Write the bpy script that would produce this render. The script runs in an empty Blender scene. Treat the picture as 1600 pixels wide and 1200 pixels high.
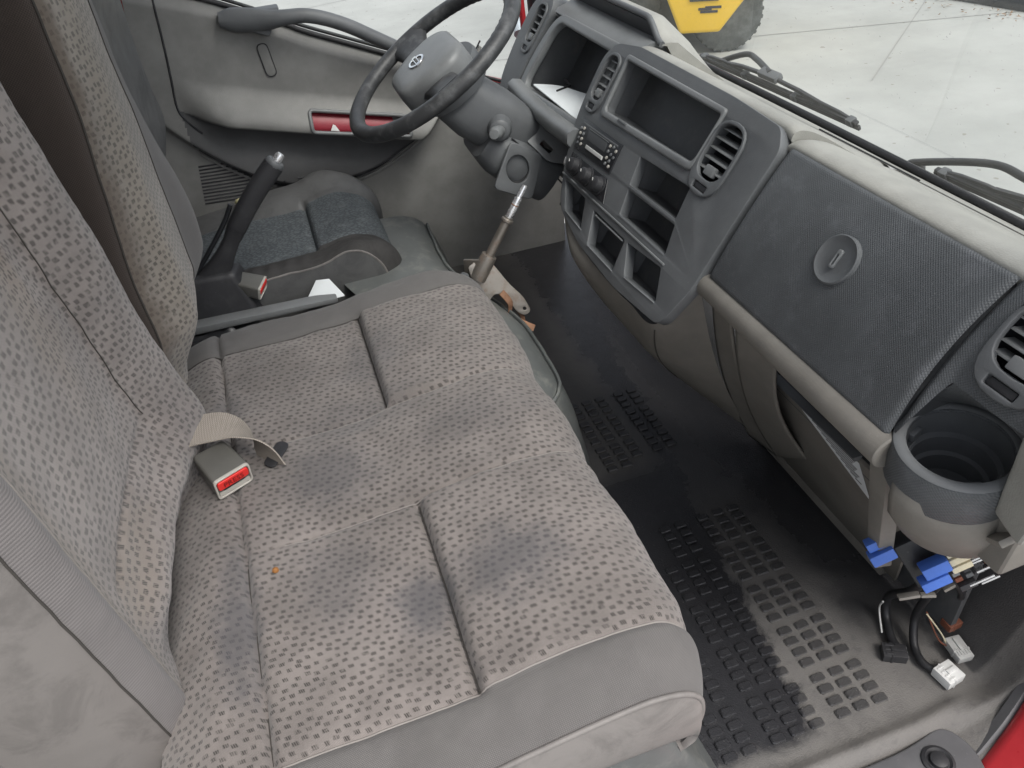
import bpy, bmesh, math, random
from mathutils import Vector, Matrix
from mathutils import noise as mnoise
random.seed(7)
sc = bpy.context.scene
COL = sc.collection

# ------------------------------------------------------------------ camera
RX = Vector((0.94505255, -0.31622777, -0.08291975))      # camera right
RD = Vector((-0.25893458, -0.56920998, -0.78035433))     # camera down
RF = Vector((0.19957096, 0.75894664, -0.61981564))       # camera forward
cam_d = bpy.data.cameras.new('camera')
cam = bpy.data.objects.new('camera', cam_d)
COL.objects.link(cam)
m = Matrix((RX, -RD, -RF)).transposed().to_4x4()
m.translation = Vector((0, 0, 1.08))
cam.matrix_world = m
cam_d.lens = 27.0
cam_d.sensor_width = 36.0
cam_d.clip_start = 0.02
cam_d.clip_end = 2000
sc.camera = cam

# ------------------------------------------------------------------ light
SUN_EL, SUN_AZ = math.radians(58), math.radians(-60)       # azimuth measured from +X towards +Y
w = bpy.data.worlds.new('World'); sc.world = w; w.use_nodes = True
wn = w.node_tree.nodes; wl = w.node_tree.links
bg = wn['Background']
sky = wn.new('ShaderNodeTexSky'); sky.sky_type = 'NISHITA'; sky.sun_disc = False
sky.sun_elevation = SUN_EL
sky.sun_rotation = math.radians(90) - SUN_AZ
sky.air_density = 1.0; sky.dust_density = 3.0; sky.ozone_density = 0.6
hs = wn.new('ShaderNodeHueSaturation'); hs.inputs['Saturation'].default_value = 0.35
wl.new(sky.outputs[0], hs.inputs['Color']); wl.new(hs.outputs[0], bg.inputs[0])
bg.inputs[1].default_value = 0.15
sd = bpy.data.lights.new('sun', 'SUN'); sd.energy = 1.5; sd.angle = math.radians(30); sd.color = (1, 0.97, 0.93)
sun = bpy.data.objects.new('sun', sd); COL.objects.link(sun)
sdir = Vector((math.cos(SUN_EL) * math.cos(SUN_AZ), math.cos(SUN_EL) * math.sin(SUN_AZ), math.sin(SUN_EL)))
sun.rotation_euler = sdir.to_track_quat('Z', 'Y').to_euler()
sc.view_settings.view_transform = 'Standard'
sc.view_settings.look = 'None'
sc.view_settings.gamma = 1.0
sc.view_settings.use_curve_mapping = False
sc.view_settings.exposure = 0.7
sc.cycles.max_bounces = 7
sc.cycles.diffuse_bounces = 4
sc.cycles.glossy_bounces = 2
sc.cycles.caustics_reflective = False
sc.cycles.caustics_refractive = False
sc.cycles.transparent_max_bounces = 12
sc.cycles.sample_clamp_indirect = 6.0
try:
    sc.cycles.use_denoising = True
except Exception:
    pass

# ------------------------------------------------------------------ material toolkit
class NT:
    def __init__(s, name):
        s.m = bpy.data.materials.new(name); s.m.use_nodes = True
        s.t = s.m.node_tree; s.n = s.t.nodes; s.l = s.t.links
        s.b = s.n['Principled BSDF']
    def link(s, a, b): s.l.new(a, b)
    def put(s, sock, v):
        if isinstance(v, (int, float)): sock.default_value = v
        elif isinstance(v, tuple): sock.default_value = v if len(v) != 3 or sock.type == 'VECTOR' else (*v, 1)
        else: s.l.new(v, sock)
    def math(s, op, a, b=0.0, c=None):
        n = s.n.new('ShaderNodeMath'); n.operation = op
        s.put(n.inputs[0], a); s.put(n.inputs[1], b)
        if c is not None: s.put(n.inputs[2], c)
        return n.outputs[0]
    def pos(s): return s.n.new('ShaderNodeNewGeometry').outputs['Position']
    def uv(s): return s.n.new('ShaderNodeTexCoord').outputs['UV']
    def sep(s, v):
        n = s.n.new('ShaderNodeSeparateXYZ'); s.l.new(v, n.inputs[0]); return n.outputs
    def noise(s, v, scale, detail=4, rough=0.55, dist=0.0):
        n = s.n.new('ShaderNodeTexNoise'); s.l.new(v, n.inputs['Vector'])
        n.inputs['Scale'].default_value = scale; n.inputs['Detail'].default_value = detail
        n.inputs['Roughness'].default_value = rough; n.inputs['Distortion'].default_value = dist
        return n.outputs['Fac']
    def voro(s, v, scale, feature='F1'):
        n = s.n.new('ShaderNodeTexVoronoi'); n.feature = feature
        s.l.new(v, n.inputs['Vector']); n.inputs['Scale'].default_value = scale
        return n.outputs['Distance']
    def ramp(s, f, lo, hi, a=0.0, b=1.0):
        n = s.n.new('ShaderNodeMapRange'); n.clamp = True; n.interpolation_type = 'SMOOTHSTEP'
        s.put(n.inputs[0], f); n.inputs[1].default_value = lo; n.inputs[2].default_value = hi
        n.inputs[3].default_value = a; n.inputs[4].default_value = b
        return n.outputs[0]
    def mix(s, f, a, b, kind='MIX'):
        n = s.n.new('ShaderNodeMix'); n.data_type = 'RGBA'; n.blend_type = kind
        s.put(n.inputs[0], f); s.put(n.inputs[6], a); s.put(n.inputs[7], b)
        return n.outputs[2]
    def bump(s, h, strength, dist=0.001, prev=None):
        n = s.n.new('ShaderNodeBump'); n.inputs['Strength'].default_value = strength
        n.inputs['Distance'].default_value = dist; s.l.new(h, n.inputs['Height'])
        if prev is not None: s.l.new(prev, n.inputs['Normal'])
        return n.outputs[0]
    def out(s, col, rough=0.6, normal=None, metal=0.0, spec=0.5, **k):
        s.put(s.b.inputs['Base Color'], col); s.put(s.b.inputs['Roughness'], rough)
        s.put(s.b.inputs['Metallic'], metal); s.put(s.b.inputs['Specular IOR Level'], spec)
        if normal is not None: s.l.new(normal, s.b.inputs['Normal'])
        for kk, v in k.items(): s.put(s.b.inputs[kk.replace('_', ' ')], v)
        return s.m

def plastic(name, col, rough=0.55, grain=0.35, gscale=900, dirt=0.25, dirtcol=None, spec=0.45, vary=0.12):
    s = NT(name); p = s.pos()
    n1 = s.noise(p, 11, 4, 0.65); n2 = n1
    dark = tuple(c * (1 - vary) for c in col); lite = tuple(min(1, c * (1 + vary)) for c in col)
    c = s.mix(s.ramp(n1, 0.3, 0.7), dark, lite)
    if dirtcol is None: dirtcol = tuple(0.55 * c_ + 0.06 for c_ in col)
    d = s.math('MULTIPLY', s.ramp(s.noise(p, 24, 4, 0.7), 0.5, 0.72), dirt)
    c = s.mix(d, c, dirtcol)
    sp = s.ramp(s.noise(p, 320, 1), 0.72, 0.78)
    c = s.mix(s.math('MULTIPLY', sp, 0.25), c, tuple(min(1, x + 0.12) for x in col))
    r = s.math('ADD', s.math('MULTIPLY', n2, 0.22), rough - 0.1)
    nb = s.bump(s.voro(p, gscale), grain, 0.0004)
    return s.out(c, r, nb, spec=spec)

def flat(name, col, rough=0.5, metal=0.0, spec=0.5, vary=0.1):
    s = NT(name); p = s.pos(); n = s.noise(p, 60, 4)
    c = s.mix(n, tuple(x * (1 - vary) for x in col), tuple(min(1, x * (1 + vary)) for x in col))
    return s.out(c, s.math('ADD', s.math('MULTIPLY', n, 0.2), rough - 0.1), metal=metal, spec=spec)

def spots_mask(s, x, y, spots, nz):
    """union of soft blotches (x, y, rx, ry, amount) with a ragged edge"""
    acc = None
    for (cx, cy, rx, ry, am) in spots:
        dx = s.math('DIVIDE', s.math('SUBTRACT', x, cx), rx); dy = s.math('DIVIDE', s.math('SUBTRACT', y, cy), ry)
        d = s.math('SQRT', s.math('ADD', s.math('MULTIPLY', dx, dx), s.math('MULTIPLY', dy, dy)))
        d = s.math('ADD', d, s.math('MULTIPLY', s.math('SUBTRACT', nz, 0.5), 1.6))
        k = s.math('MULTIPLY', s.ramp(d, 0.25, 1.25, 1.0, 0.0), am)
        acc = k if acc is None else s.math('MAXIMUM', acc, k)
    return acc

def seat_fabric(name, base, px, py, wmark, hmark, shift, stains=(), yellow=(), tint=(0.36, 0.40, 0.47)):
    s = NT(name); uv = s.uv(); p = s.pos()
    x, y, _ = s.sep(uv)
    nzw = s.noise(p, 60, 1)
    xw = s.math('ADD', x, s.math('MULTIPLY', s.math('SUBTRACT', nzw, 0.5), 0.006))
    v = s.math('DIVIDE', y, py); row = s.math('FLOOR', v); fv = s.math('FRACT', v)
    u = s.math('ADD', s.math('DIVIDE', xw, px), s.math('MULTIPLY', row, shift))
    fu = s.math('FRACT', u)
    cid = s.n.new('ShaderNodeCombineXYZ'); s.link(s.math('FLOOR', u), cid.inputs[0]); s.link(row, cid.inputs[1])
    wnz = s.n.new('ShaderNodeTexWhiteNoise'); wnz.noise_dimensions = '2D'; s.link(cid.outputs[0], wnz.inputs['Vector'])
    r0, r1, r2 = s.sep(wnz.outputs['Color'])
    fu = s.math('ADD', fu, s.math('MULTIPLY', s.math('SUBTRACT', r0, 0.5), 0.16))
    fv = s.math('ADD', fv, s.math('MULTIPLY', s.math('SUBTRACT', r1, 0.5), 0.34))
    # pairs of marks: the second sits half a row lower
    def mark(cu, cv):
        du = s.math('ABSOLUTE', s.math('ADD', s.math('SUBTRACT', fu, cu), s.math('MULTIPLY', s.math('SUBTRACT', fv, cv), 0.12)))
        dv = s.math('ABSOLUTE', s.math('SUBTRACT', fv, cv))
        a = s.ramp(du, wmark / px * 0.5 - 0.03, wmark / px * 0.5 + 0.03, 1, 0)
        b = s.ramp(dv, hmark / py * 0.5 - 0.07, hmark / py * 0.5 + 0.07, 1, 0)
        return s.math('MULTIPLY', a, b)
    mk = s.math('MAXIMUM', mark(0.27, 0.36), mark(0.74, 0.62))
    strokes = s.ramp(s.math('SINE', s.math('MULTIPLY', s.math('ADD', x, s.math('MULTIPLY', y, 0.35)), 2 * math.pi / (wmark * 0.36))), -0.75, 0.1, 0.4, 1.0)
    mk = s.math('MULTIPLY', s.math('MULTIPLY', mk, strokes), s.math('MULTIPLY', s.ramp(s.noise(p, 220, 1), 0.3, 0.5, 0.45, 1.0), s.ramp(r2, 0.0, 0.3, 0.7, 1.0)))
    big = s.noise(p, 8, 4, 0.65); mid = s.noise(p, 34, 3, 0.65); fine = s.noise(p, 900, 1)
    c = s.mix(s.ramp(big, 0.32, 0.68), tuple(b * 0.78 for b in base), tuple(b * 1.12 for b in base))
    c = s.mix(s.math('MULTIPLY', s.ramp(mid, 0.42, 0.72), 0.32), c, tuple(b * 0.62 for b in base))
    c = s.mix(s.math('MULTIPLY', s.ramp(fine, 0.4, 0.7), 0.22), c, tuple(b * 1.35 for b in base))
    nz = s.noise(p, 26, 5, 0.7)
    if yellow:
        c = s.mix(spots_mask(s, x, y, yellow, nz), c, (base[0] * 1.0, base[1] * 0.93, base[2] * 0.80))
    mcol = tuple(b * 0.22 for b in base)
    c = s.mix(s.math('MULTIPLY', mk, 0.95), c, mcol)
    if stains:
        sm = spots_mask(s, x, y, stains, nz)
        c = s.mix(s.math('MULTIPLY', sm, 0.85), c, (base[0] * tint[0], base[1] * tint[1], base[2] * tint[2]))
    weave = s.math('MULTIPLY', s.math('SINE', s.math('MULTIPLY', x, 2 * math.pi / 0.0016)), s.math('SINE', s.math('MULTIPLY', y, 2 * math.pi / 0.0016)))
    nb = s.bump(weave, 0.4, 0.0005)
    return s.out(c, 0.95, nb, spec=0.15, Sheen_Weight=0.25, Sheen_Roughness=0.5)

def mesh_fabric(name, base, pitch=0.0022, ribs=False, stain=0.25):
    s = NT(name); uv = s.uv(); p = s.pos(); x, y, _ = s.sep(uv)
    sx = s.math('SINE', s.math('MULTIPLY', x, 2 * math.pi / pitch)); sy = s.math('SINE', s.math('MULTIPLY', y, 2 * math.pi / pitch))
    h = sy if ribs else s.math('MULTIPLY', sx, sy)
    lo_, hi_ = (0.86, 1.08) if ribs else (0.72, 1.18)
    c = s.mix(s.ramp(h, -0.6, 0.6), tuple(b * lo_ for b in base), tuple(b * hi_ for b in base))
    c = s.mix(s.math('MULTIPLY', s.ramp(s.noise(p, 12, 6, 0.65), 0.45, 0.7), stain), c, tuple(b * 0.55 for b in base))
    nb = s.bump(h, 0.3, 0.0005)
    nb = s.bump(s.noise(p, 18, 3), 0.2, 0.004, nb)
    return s.out(c, 0.92, nb, spec=0.15, Sheen_Weight=0.15)

def vinyl(name, base, rough=0.5, stain=0.55):
    s = NT(name); p = s.pos()
    a = s.noise(p, 14, 5, 0.7, 0.6); b = s.noise(p, 5, 4)
    c = s.mix(s.math('MULTIPLY', s.ramp(a, 0.45, 0.68), stain), base, tuple(x * 0.55 for x in base))
    c = s.mix(s.math('MULTIPLY', s.ramp(b, 0.5, 0.75), 0.2), c, tuple(x * 1.25 for x in base))
    nb = s.bump(s.voro(p, 700), 0.25, 0.0004); nb = s.bump(s.noise(p, 25, 3), 0.25, 0.004, nb)
    return s.out(c, s.math('ADD', rough - 0.1, s.math('MULTIPLY', a, 0.25)), nb, spec=0.4)

def dotted(name, base, pitch=0.0034):
    """moulded dash skin with a fine regular pimple grid"""
    s = NT(name); p = s.pos(); x, y, z = s.sep(p)
    t = s.math('ADD', s.math('MULTIPLY', x, 0.544), s.math('MULTIPLY', z, 0.839))
    sy = s.math('SINE', s.math('MULTIPLY', y, 2 * math.pi / pitch)); st = s.math('SINE', s.math('MULTIPLY', t, 2 * math.pi / pitch))
    h = s.math('MULTIPLY', sy, st)
    n1 = s.noise(p, 11, 6, 0.65)
    c = s.mix(s.ramp(n1, 0.3, 0.7), tuple(b * 0.85 for b in base), tuple(b * 1.15 for b in base))
    c = s.mix(s.math('MULTIPLY', s.ramp(h, 0.0, 0.7), 0.16), c, tuple(b * 2.0 for b in base))
    c = s.mix(s.math('MULTIPLY', s.ramp(s.noise(p, 24, 5, 0.75), 0.50, 0.74), 0.4), c, (0.17, 0.175, 0.19))
    c = s.mix(s.math('MULTIPLY', s.ramp(s.noise(p, 420, 2), 0.71, 0.76), 0.5), c, (0.35, 0.35, 0.34))
    nb = s.bump(h, 0.45, 0.0006)
    return s.out(c, s.math('ADD', 0.42, s.math('MULTIPLY', n1, 0.25)), nb, spec=0.45)

M = {}
M['seat_near'] = seat_fabric('patterned seat cloth', (0.212, 0.189, 0.176), 0.0205, 0.0100, 0.0058, 0.0044, 0.37,
    stains=[(0.0, 0.545, 0.045, 0.055, 0.85), (0.105, 0.545, 0.07, 0.06, 0.72), (-0.07, 0.79, 0.07, 0.06, 0.62), (-0.205, 0.60, 0.028, 0.12, 0.8),
            (0.03, 1.02, 0.06, 0.08, 0.42), (-0.09, 0.62, 0.06, 0.08, 0.4), (-0.205, 1.0, 0.03, 0.05, 0.5), (0.14, 0.80, 0.1, 0.05, 0.3), (-0.02, 0.90, 0.1, 0.05, 0.3)])
M['back_cloth'] = seat_fabric('patterned backrest cloth', (0.255, 0.226, 0.211), 0.0168, 0.0134, 0.0052, 0.0066, 0.37,
    yellow=[(0.56, 0.6, 0.04, 0.3, 0.5), (0.75, 0.8, 0.06, 0.25, 0.4), (0.62, 0.47, 0.12, 0.05, 0.5)], stains=[(0.9, 0.42, 0.05, 0.08, 0.3)])
M['mid_cloth'] = seat_fabric('patterned middle backrest cloth', (0.252, 0.226, 0.198), 0.0160, 0.0110, 0.0048, 0.0055, 0.37,
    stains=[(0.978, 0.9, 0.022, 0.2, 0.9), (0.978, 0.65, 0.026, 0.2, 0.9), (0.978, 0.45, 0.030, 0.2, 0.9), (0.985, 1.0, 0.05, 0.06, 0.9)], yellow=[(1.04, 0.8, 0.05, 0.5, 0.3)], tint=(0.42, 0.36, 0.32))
M['bolster'] = mesh_fabric('grey woven bolster cloth', (0.140, 0.133, 0.129))
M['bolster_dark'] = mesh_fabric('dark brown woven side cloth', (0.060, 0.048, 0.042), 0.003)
M['rib'] = mesh_fabric('ribbed bolster cloth', (0.185, 0.171, 0.168), 0.0036, True)
M['vinyl'] = vinyl('grey seat side vinyl', (0.205, 0.19, 0.18))
M['vinyl_dark'] = vinyl('dark grey seat vinyl', (0.10, 0.10, 0.10))
M['seam'] = flat('pale seam thread', (0.25, 0.23, 0.215), 0.9)
M['seam_dark'] = flat('dark seam', (0.05, 0.045, 0.04), 0.9)
def hexcloth():
    s = NT('blue grey honeycomb cloth'); p = s.pos()
    mp = s.n.new('ShaderNodeMapping'); s.link(p, mp.inputs[0]); mp.inputs['Scale'].default_value = (105, 150, 105)
    v = s.voro(mp.outputs[0], 1.0, 'DISTANCE_TO_EDGE')
    n = s.noise(p, 30, 5, 0.65)
    c = s.mix(s.ramp(v, 0.02, 0.25), (0.065, 0.072, 0.078), (0.105, 0.117, 0.125))
    c = s.mix(s.math('MULTIPLY', s.ramp(n, 0.5, 0.75), 0.5), c, (0.17, 0.185, 0.19))
    return s.out(c, 0.85, s.bump(v, 0.5, 0.003), spec=0.25)
M['hex'] = hexcloth()
M['worn'] = vinyl('worn black bolster cloth', (0.045, 0.043, 0.042), 0.75, 0.6)
M['dash'] = plastic('dark grey dash plastic', (0.112, 0.117, 0.122), 0.5, 0.3, 700, 0.3)
M['dash_dot'] = dotted('pimpled dark dash skin', (0.086, 0.091, 0.096))
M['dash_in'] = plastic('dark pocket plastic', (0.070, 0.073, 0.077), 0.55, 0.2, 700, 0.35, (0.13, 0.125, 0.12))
M['frame'] = plastic('mid grey trim plastic', (0.175, 0.181, 0.184), 0.42, 0.2, 700, 0.2)
M['gloss'] = plastic('black gloss plastic', (0.02, 0.021, 0.024), 0.3, 0.05, 700, 0.15)
M['beige'] = plastic('beige dash plastic', (0.30, 0.295, 0.27), 0.55, 0.55, 520, 0.15)
M['beige_low'] = plastic('grey beige lower dash plastic', (0.195, 0.182, 0.162), 0.6, 0.35, 650, 0.3)
M['door'] = plastic('grey door trim plastic', (0.235, 0.232, 0.222), 0.6, 0.35, 650, 0.2)
M['door_shaded'] = plastic('shade-darkened door trim plastic', (0.105, 0.105, 0.107), 0.6, 0.35, 650, 0.2)  # door trim colour darkened to paint the shade below the armrest ledge
M['black'] = plastic('black plastic', (0.03, 0.03, 0.033), 0.5, 0.2, 700, 0.3)
M['rubber'] = plastic('black rubber', (0.022, 0.022, 0.024), 0.6, 0.1, 700, 0.3)
def wheelrim():
    s = NT('worn black wheel rim'); p = s.pos()
    a = s.noise(p, 28, 6, 0.7); b = s.noise(p, 120, 3)
    c = s.mix(s.ramp(a, 0.45, 0.7), (0.038, 0.039, 0.041), (0.095, 0.097, 0.10))
    return s.out(c, s.math('ADD', 0.32, s.math('MULTIPLY', a, 0.35)), s.bump(b, 0.2, 0.001), spec=0.5)
M['rim'] = wheelrim()
def steel(name, col, rust=0.35, rough=0.4):
    s = NT(name); p = s.pos()
    a = s.noise(p, 45, 7, 0.75); b = s.noise(p, 240, 3)
    c = s.mix(s.math('MULTIPLY', s.ramp(a, 0.45, 0.68), rust), col, (0.16, 0.085, 0.05))
    return s.out(c, s.math('ADD', rough - 0.1, s.math('MULTIPLY', b, 0.3)), s.bump(b, 0.2, 0.0006), metal=s.ramp(a, 0.4, 0.75, 0.85, 0.3))
M['steel'] = steel('bare lever steel', (0.30, 0.275, 0.245), 0.5)
M['steel_clean'] = steel('bright steel', (0.75, 0.75, 0.76), 0.05, 0.22)
M['rusty'] = steel('rusty steel strap', (0.35, 0.2, 0.13), 0.9, 0.6)
M['red'] = flat('red truck paint', (0.42, 0.028, 0.035), 0.3, vary=0.08)
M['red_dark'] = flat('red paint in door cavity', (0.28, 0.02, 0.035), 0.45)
M['press'] = flat('red buckle button', (0.72, 0.035, 0.03), 0.35)
M['press_ink'] = flat('dark moulded lettering', (0.16, 0.01, 0.01), 0.5)
M['buckle'] = plastic('grey buckle plastic', (0.115, 0.112, 0.102), 0.4, 0.05, 700, 0.3)
M['buckle_edge'] = plastic('pale worn buckle edge', (0.42, 0.40, 0.36), 0.45, 0.05, 700, 0.3)
def webbing():
    s = NT('beige belt webbing'); uv = s.uv(); x, y, _ = s.sep(uv); p = s.pos()
    zz = s.math('ADD', y, s.math('MULTIPLY', s.math('ABSOLUTE', s.math('SUBTRACT', s.math('FRACT', s.math('DIVIDE', x, 0.004)), 0.5)), 0.002))
    h = s.math('SINE', s.math('MULTIPLY', zz, 2 * math.pi / 0.0022))
    c = s.mix(s.ramp(h, -0.5, 0.5), (0.26, 0.225, 0.19), (0.42, 0.38, 0.335))
    c = s.mix(s.math('MULTIPLY', s.ramp(s.noise(p, 40, 4), 0.5, 0.7), 0.3), c, (0.2, 0.18, 0.15))
    return s.out(c, 0.85, s.bump(h, 0.5, 0.0005), spec=0.2)
M['webbing'] = webbing()
M['white'] = flat('white plastic', (0.72, 0.72, 0.70), 0.45)
M['white2'] = flat('milky translucent plastic', (0.50, 0.50, 0.48), 0.4)
M['cream'] = flat('cream plastic', (0.62, 0.56, 0.40), 0.45)
M['blue'] = flat('blue relay plastic', (0.07, 0.17, 0.58), 0.4)
M['brown'] = flat('brown connector plastic', (0.17, 0.06, 0.035), 0.5)
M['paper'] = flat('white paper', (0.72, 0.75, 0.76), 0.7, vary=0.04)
M['ink'] = flat('grey print', (0.10, 0.10, 0.10), 0.8)
M['chrome'] = flat('chrome', (0.8, 0.8, 0.8), 0.18, 1.0)
M['amber'] = flat('orange crumb', (0.30, 0.13, 0.035), 0.7, vary=0.3)
M['foam'] = flat('yellow foam', (0.55, 0.50, 0.27), 0.8, vary=0.3)
M['tape'] = flat('black cloth tape', (0.016, 0.016, 0.018), 0.55)
M['glasslens'] = flat('scratched clear plastic', (0.30, 0.35, 0.38), 0.25)

def glass(name, tint, haze):
    s = NT(name); n = s.n
    tr = n.new('ShaderNodeBsdfTransparent'); tr.inputs[0].default_value = (*tint, 1)
    gl = n.new('ShaderNodeBsdfGlossy'); gl.inputs['Roughness'].default_value = 0.03; gl.inputs[0].default_value = (1, 1, 1, 1)
    df = n.new('ShaderNodeBsdfDiffuse'); df.inputs[0].default_value = (0.8, 0.82, 0.82, 1)
    fr = n.new('ShaderNodeFresnel'); fr.inputs[0].default_value = 1.45
    mx = n.new('ShaderNodeMixShader'); s.link(s.math('MULTIPLY', fr.outputs[0], 0.12), mx.inputs[0]); s.link(tr.outputs[0], mx.inputs[1]); s.link(gl.outputs[0], mx.inputs[2])
    p = s.pos()
    dust = s.math('ADD', haze, s.math('MULTIPLY', s.ramp(s.noise(p, 150, 2, 0.6), 0.70, 0.76), 0.25))
    m2 = n.new('ShaderNodeMixShader'); s.link(dust, m2.inputs[0]); s.link(mx.outputs[0], m2.inputs[1]); s.link(df.outputs[0], m2.inputs[2])
    s.link(m2.outputs[0], n['Material Output'].inputs[0])
    return s.m
M['glass'] = glass('dusty windscreen glass', (0.95, 0.975, 0.96), 0.002)
M['sideglass'] = glass('side window glass', (0.96, 0.98, 0.97), 0.005)

def concrete():
    s = NT('pale concrete yard'); p = s.pos(); x, y, z = s.sep(p)
    a = s.noise(p, 0.9, 6, 0.6); b = s.noise(p, 9, 6, 0.7); c3 = s.noise(p, 60, 4)
    c = s.mix(s.ramp(a, 0.3, 0.7), (0.30, 0.308, 0.293), (0.385, 0.392, 0.375))
    c = s.mix(s.math('MULTIPLY', s.ramp(b, 0.52, 0.75), 0.25), c, (0.29, 0.29, 0.275))
    c = s.mix(s.math('MULTIPLY', c3, 0.15), c, (0.46, 0.465, 0.45))
    mp = s.n.new('ShaderNodeMapping'); s.link(p, mp.inputs[0]); mp.inputs['Scale'].default_value = (0.35, 1.6, 1); mp.inputs['Rotation'].default_value = (0, 0, 0.5)
    st = s.noise(mp.outputs[0], 1.4, 6, 0.65)
    c = s.mix(s.math('MULTIPLY', s.ramp(st, 0.55, 0.72), 0.22), c, (0.27, 0.27, 0.26))
    spk = s.ramp(s.noise(p, 14, 2, 0.4), 0.72, 0.745)
    c = s.mix(s.math('MULTIPLY', spk, 0.55), c, (0.16, 0.14, 0.11))
    return s.out(c, 0.85, s.bump(c3, 0.1, 0.004), spec=0.25)
M['concrete'] = concrete()
M['joint'] = flat('dark slab joint', (0.27, 0.27, 0.26), 0.9)
M['kerb'] = flat('dark weathered kerb', (0.09, 0.095, 0.1), 0.85, vary=0.3)
M['leaf'] = flat('dry leaf litter', (0.22, 0.15, 0.10), 0.9, vary=0.4)

def floor_mat():
    s = NT('dusty black rubber floor'); p = s.pos(); x, y, z = s.sep(p)
    nz = s.noise(p, 16, 6, 0.7, 0.4); n2 = s.noise(p, 60, 4)
    # dust lies towards the sill; a wet dark patch lies towards the seat
    edge = s.math('ADD', x, s.math('MULTIPLY', s.math('SUBTRACT', nz, 0.5), 0.10))
    dustx = s.ramp(s.math('SUBTRACT', edge, s.math('MULTIPLY', y, 0.13)), 0.425, 0.445)
    dusty = s.math('MULTIPLY', s.ramp(s.math('ADD', y, s.math('MULTIPLY', s.math('SUBTRACT', nz, 0.5), 0.25)), 0.48, 0.95, 1.0, 0.15), s.math('SUBTRACT', 1.0, s.math('MULTIPLY', s.ramp(edge, 0.60, 0.68), s.ramp(y, 0.44, 0.56, 0.0, 0.85))))  # dust colour also cut back to paint the shaded part of the footwell
    near = s.ramp(s.math('ADD', y, s.math('MULTIPLY', s.math('SUBTRACT', nz, 0.5), 0.06)), 0.385, 0.42, 1.0, 0.0)
    far = s.math('MULTIPLY', s.ramp(y, 0.93, 0.99), s.ramp(edge, 0.56, 0.50))
    d = s.math('MAXIMUM', s.math('MULTIPLY', dustx, dusty), s.math('MAXIMUM', near, s.math('MULTIPLY', far, 0.55)))
    d = s.math('MULTIPLY', d, s.ramp(nz, 0.2, 0.6, 0.6, 1.0))
    d = s.math('MULTIPLY', d, s.math('SUBTRACT', 1.0, s.math('MULTIPLY', s.ramp(z, 0.0012, 0.0032, 0.0, 0.72), s.ramp(y, 0.392, 0.40))))
    c = s.mix(d, (0.032, 0.032, 0.035), (0.160, 0.152, 0.143))
    c = s.mix(s.math('MULTIPLY', s.ramp(n2, 0.55, 0.7), 0.25), c, (0.05, 0.05, 0.052))
    c = s.mix(s.math('MULTIPLY', s.ramp(s.noise(p, 380, 2), 0.71, 0.75), 0.5), c, (0.26, 0.25, 0.23))
    nb = s.bump(s.voro(p, 480), 0.5, 0.0008)
    return s.out(c, s.math('ADD', 0.22, s.math('MULTIPLY', d, 0.5)), nb, spec=0.4)
M['floor'] = floor_mat()
M['scuff'] = plastic('grey scuff plate', (0.11, 0.11, 0.115), 0.4, 0.15, 700, 0.35)
M['cover'] = plastic('scuffed grey engine cover', (0.115, 0.122, 0.12), 0.38, 0.15, 500, 0.55, (0.22, 0.22, 0.20))
M['carpet'] = flat('dark bulkhead insulation', (0.03, 0.03, 0.032), 0.95)
M['lining'] = plastic('pale grey cab lining', (0.40, 0.40, 0.39), 0.8, 0.3, 300)
M['yellow'] = flat('yellow forklift paint', (0.75, 0.47, 0.03), 0.4, vary=0.06)
def tyre():
    s = NT('dusty grey tyre'); p = s.pos(); n = s.noise(p, 7, 5, 0.7)
    return s.out(s.mix(s.ramp(n, 0.35, 0.7), (0.05, 0.055, 0.055), (0.12, 0.13, 0.13)), 0.8)
M['tyre'] = tyre()
M['alu'] = flat('painted aluminium tube', (0.50, 0.55, 0.60), 0.35)

# ------------------------------------------------------------------ geometry toolkit
def tag(o, label=None, cat=None, group=None, kind=None):
    if label: o['label'] = label
    if cat: o['category'] = cat
    if group: o['group'] = group
    if kind: o['kind'] = kind
    return o
def thing(name, loc, label, cat, group=None):
    o = bpy.data.objects.new(name, None); COL.objects.link(o)
    o.location = loc; o.empty_display_size = 0.05
    return tag(o, label, cat, group)
def root_loc(o):
    v = Vector(o.location); p = o.parent
    return v
def world_loc(o):
    # every mesh keeps its own origin at world zero through the parent inverse, so only Empties and moved roots count
    return Vector(o.get('_o', o.location))
def adopt(o, parent):
    if parent is None: return
    o.parent = parent
    if parent.type == 'EMPTY':
        o.matrix_parent_inverse = Matrix.Translation(-Vector(parent.location))
def mesh(name, verts, faces, mat, parent=None, smooth=35, uv=None, bevel=0.0, seg=2):
    me = bpy.data.meshes.new(name)
    me.from_pydata([tuple(v) for v in verts], [], faces)
    if uv is not None:
        l = me.uv_layers.new(name='UVMap')
        for i, lp in enumerate(me.loops):
            l.data[i].uv = uv[lp.vertex_index]
    if bevel > 0 or smooth is not None:
        bm = bmesh.new(); bm.from_mesh(me)
        bmesh.ops.recalc_face_normals(bm, faces=bm.faces)
        if bevel > 0:
            es = [e for e in bm.edges if len(e.link_faces) == 2 and e.calc_face_angle(0) > 0.35]
            bmesh.ops.bevel(bm, geom=es, offset=bevel, segments=seg, affect='EDGES', profile=0.6, clamp_overlap=True)
        bm.to_mesh(me); bm.free()
    return fin(name, me, mat, parent, smooth)
def fin(name, me, mat, parent=None, smooth=35):
    me.materials.append(M[mat] if isinstance(mat, str) else mat)
    if smooth is not None:
        me.polygons.foreach_set('use_smooth', [True] * len(me.polygons))
        try: me.set_sharp_from_angle(angle=math.radians(smooth))
        except Exception: pass
    me.update()
    o = bpy.data.objects.new(name, me); COL.objects.link(o)
    adopt(o, parent)
    return o
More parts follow.
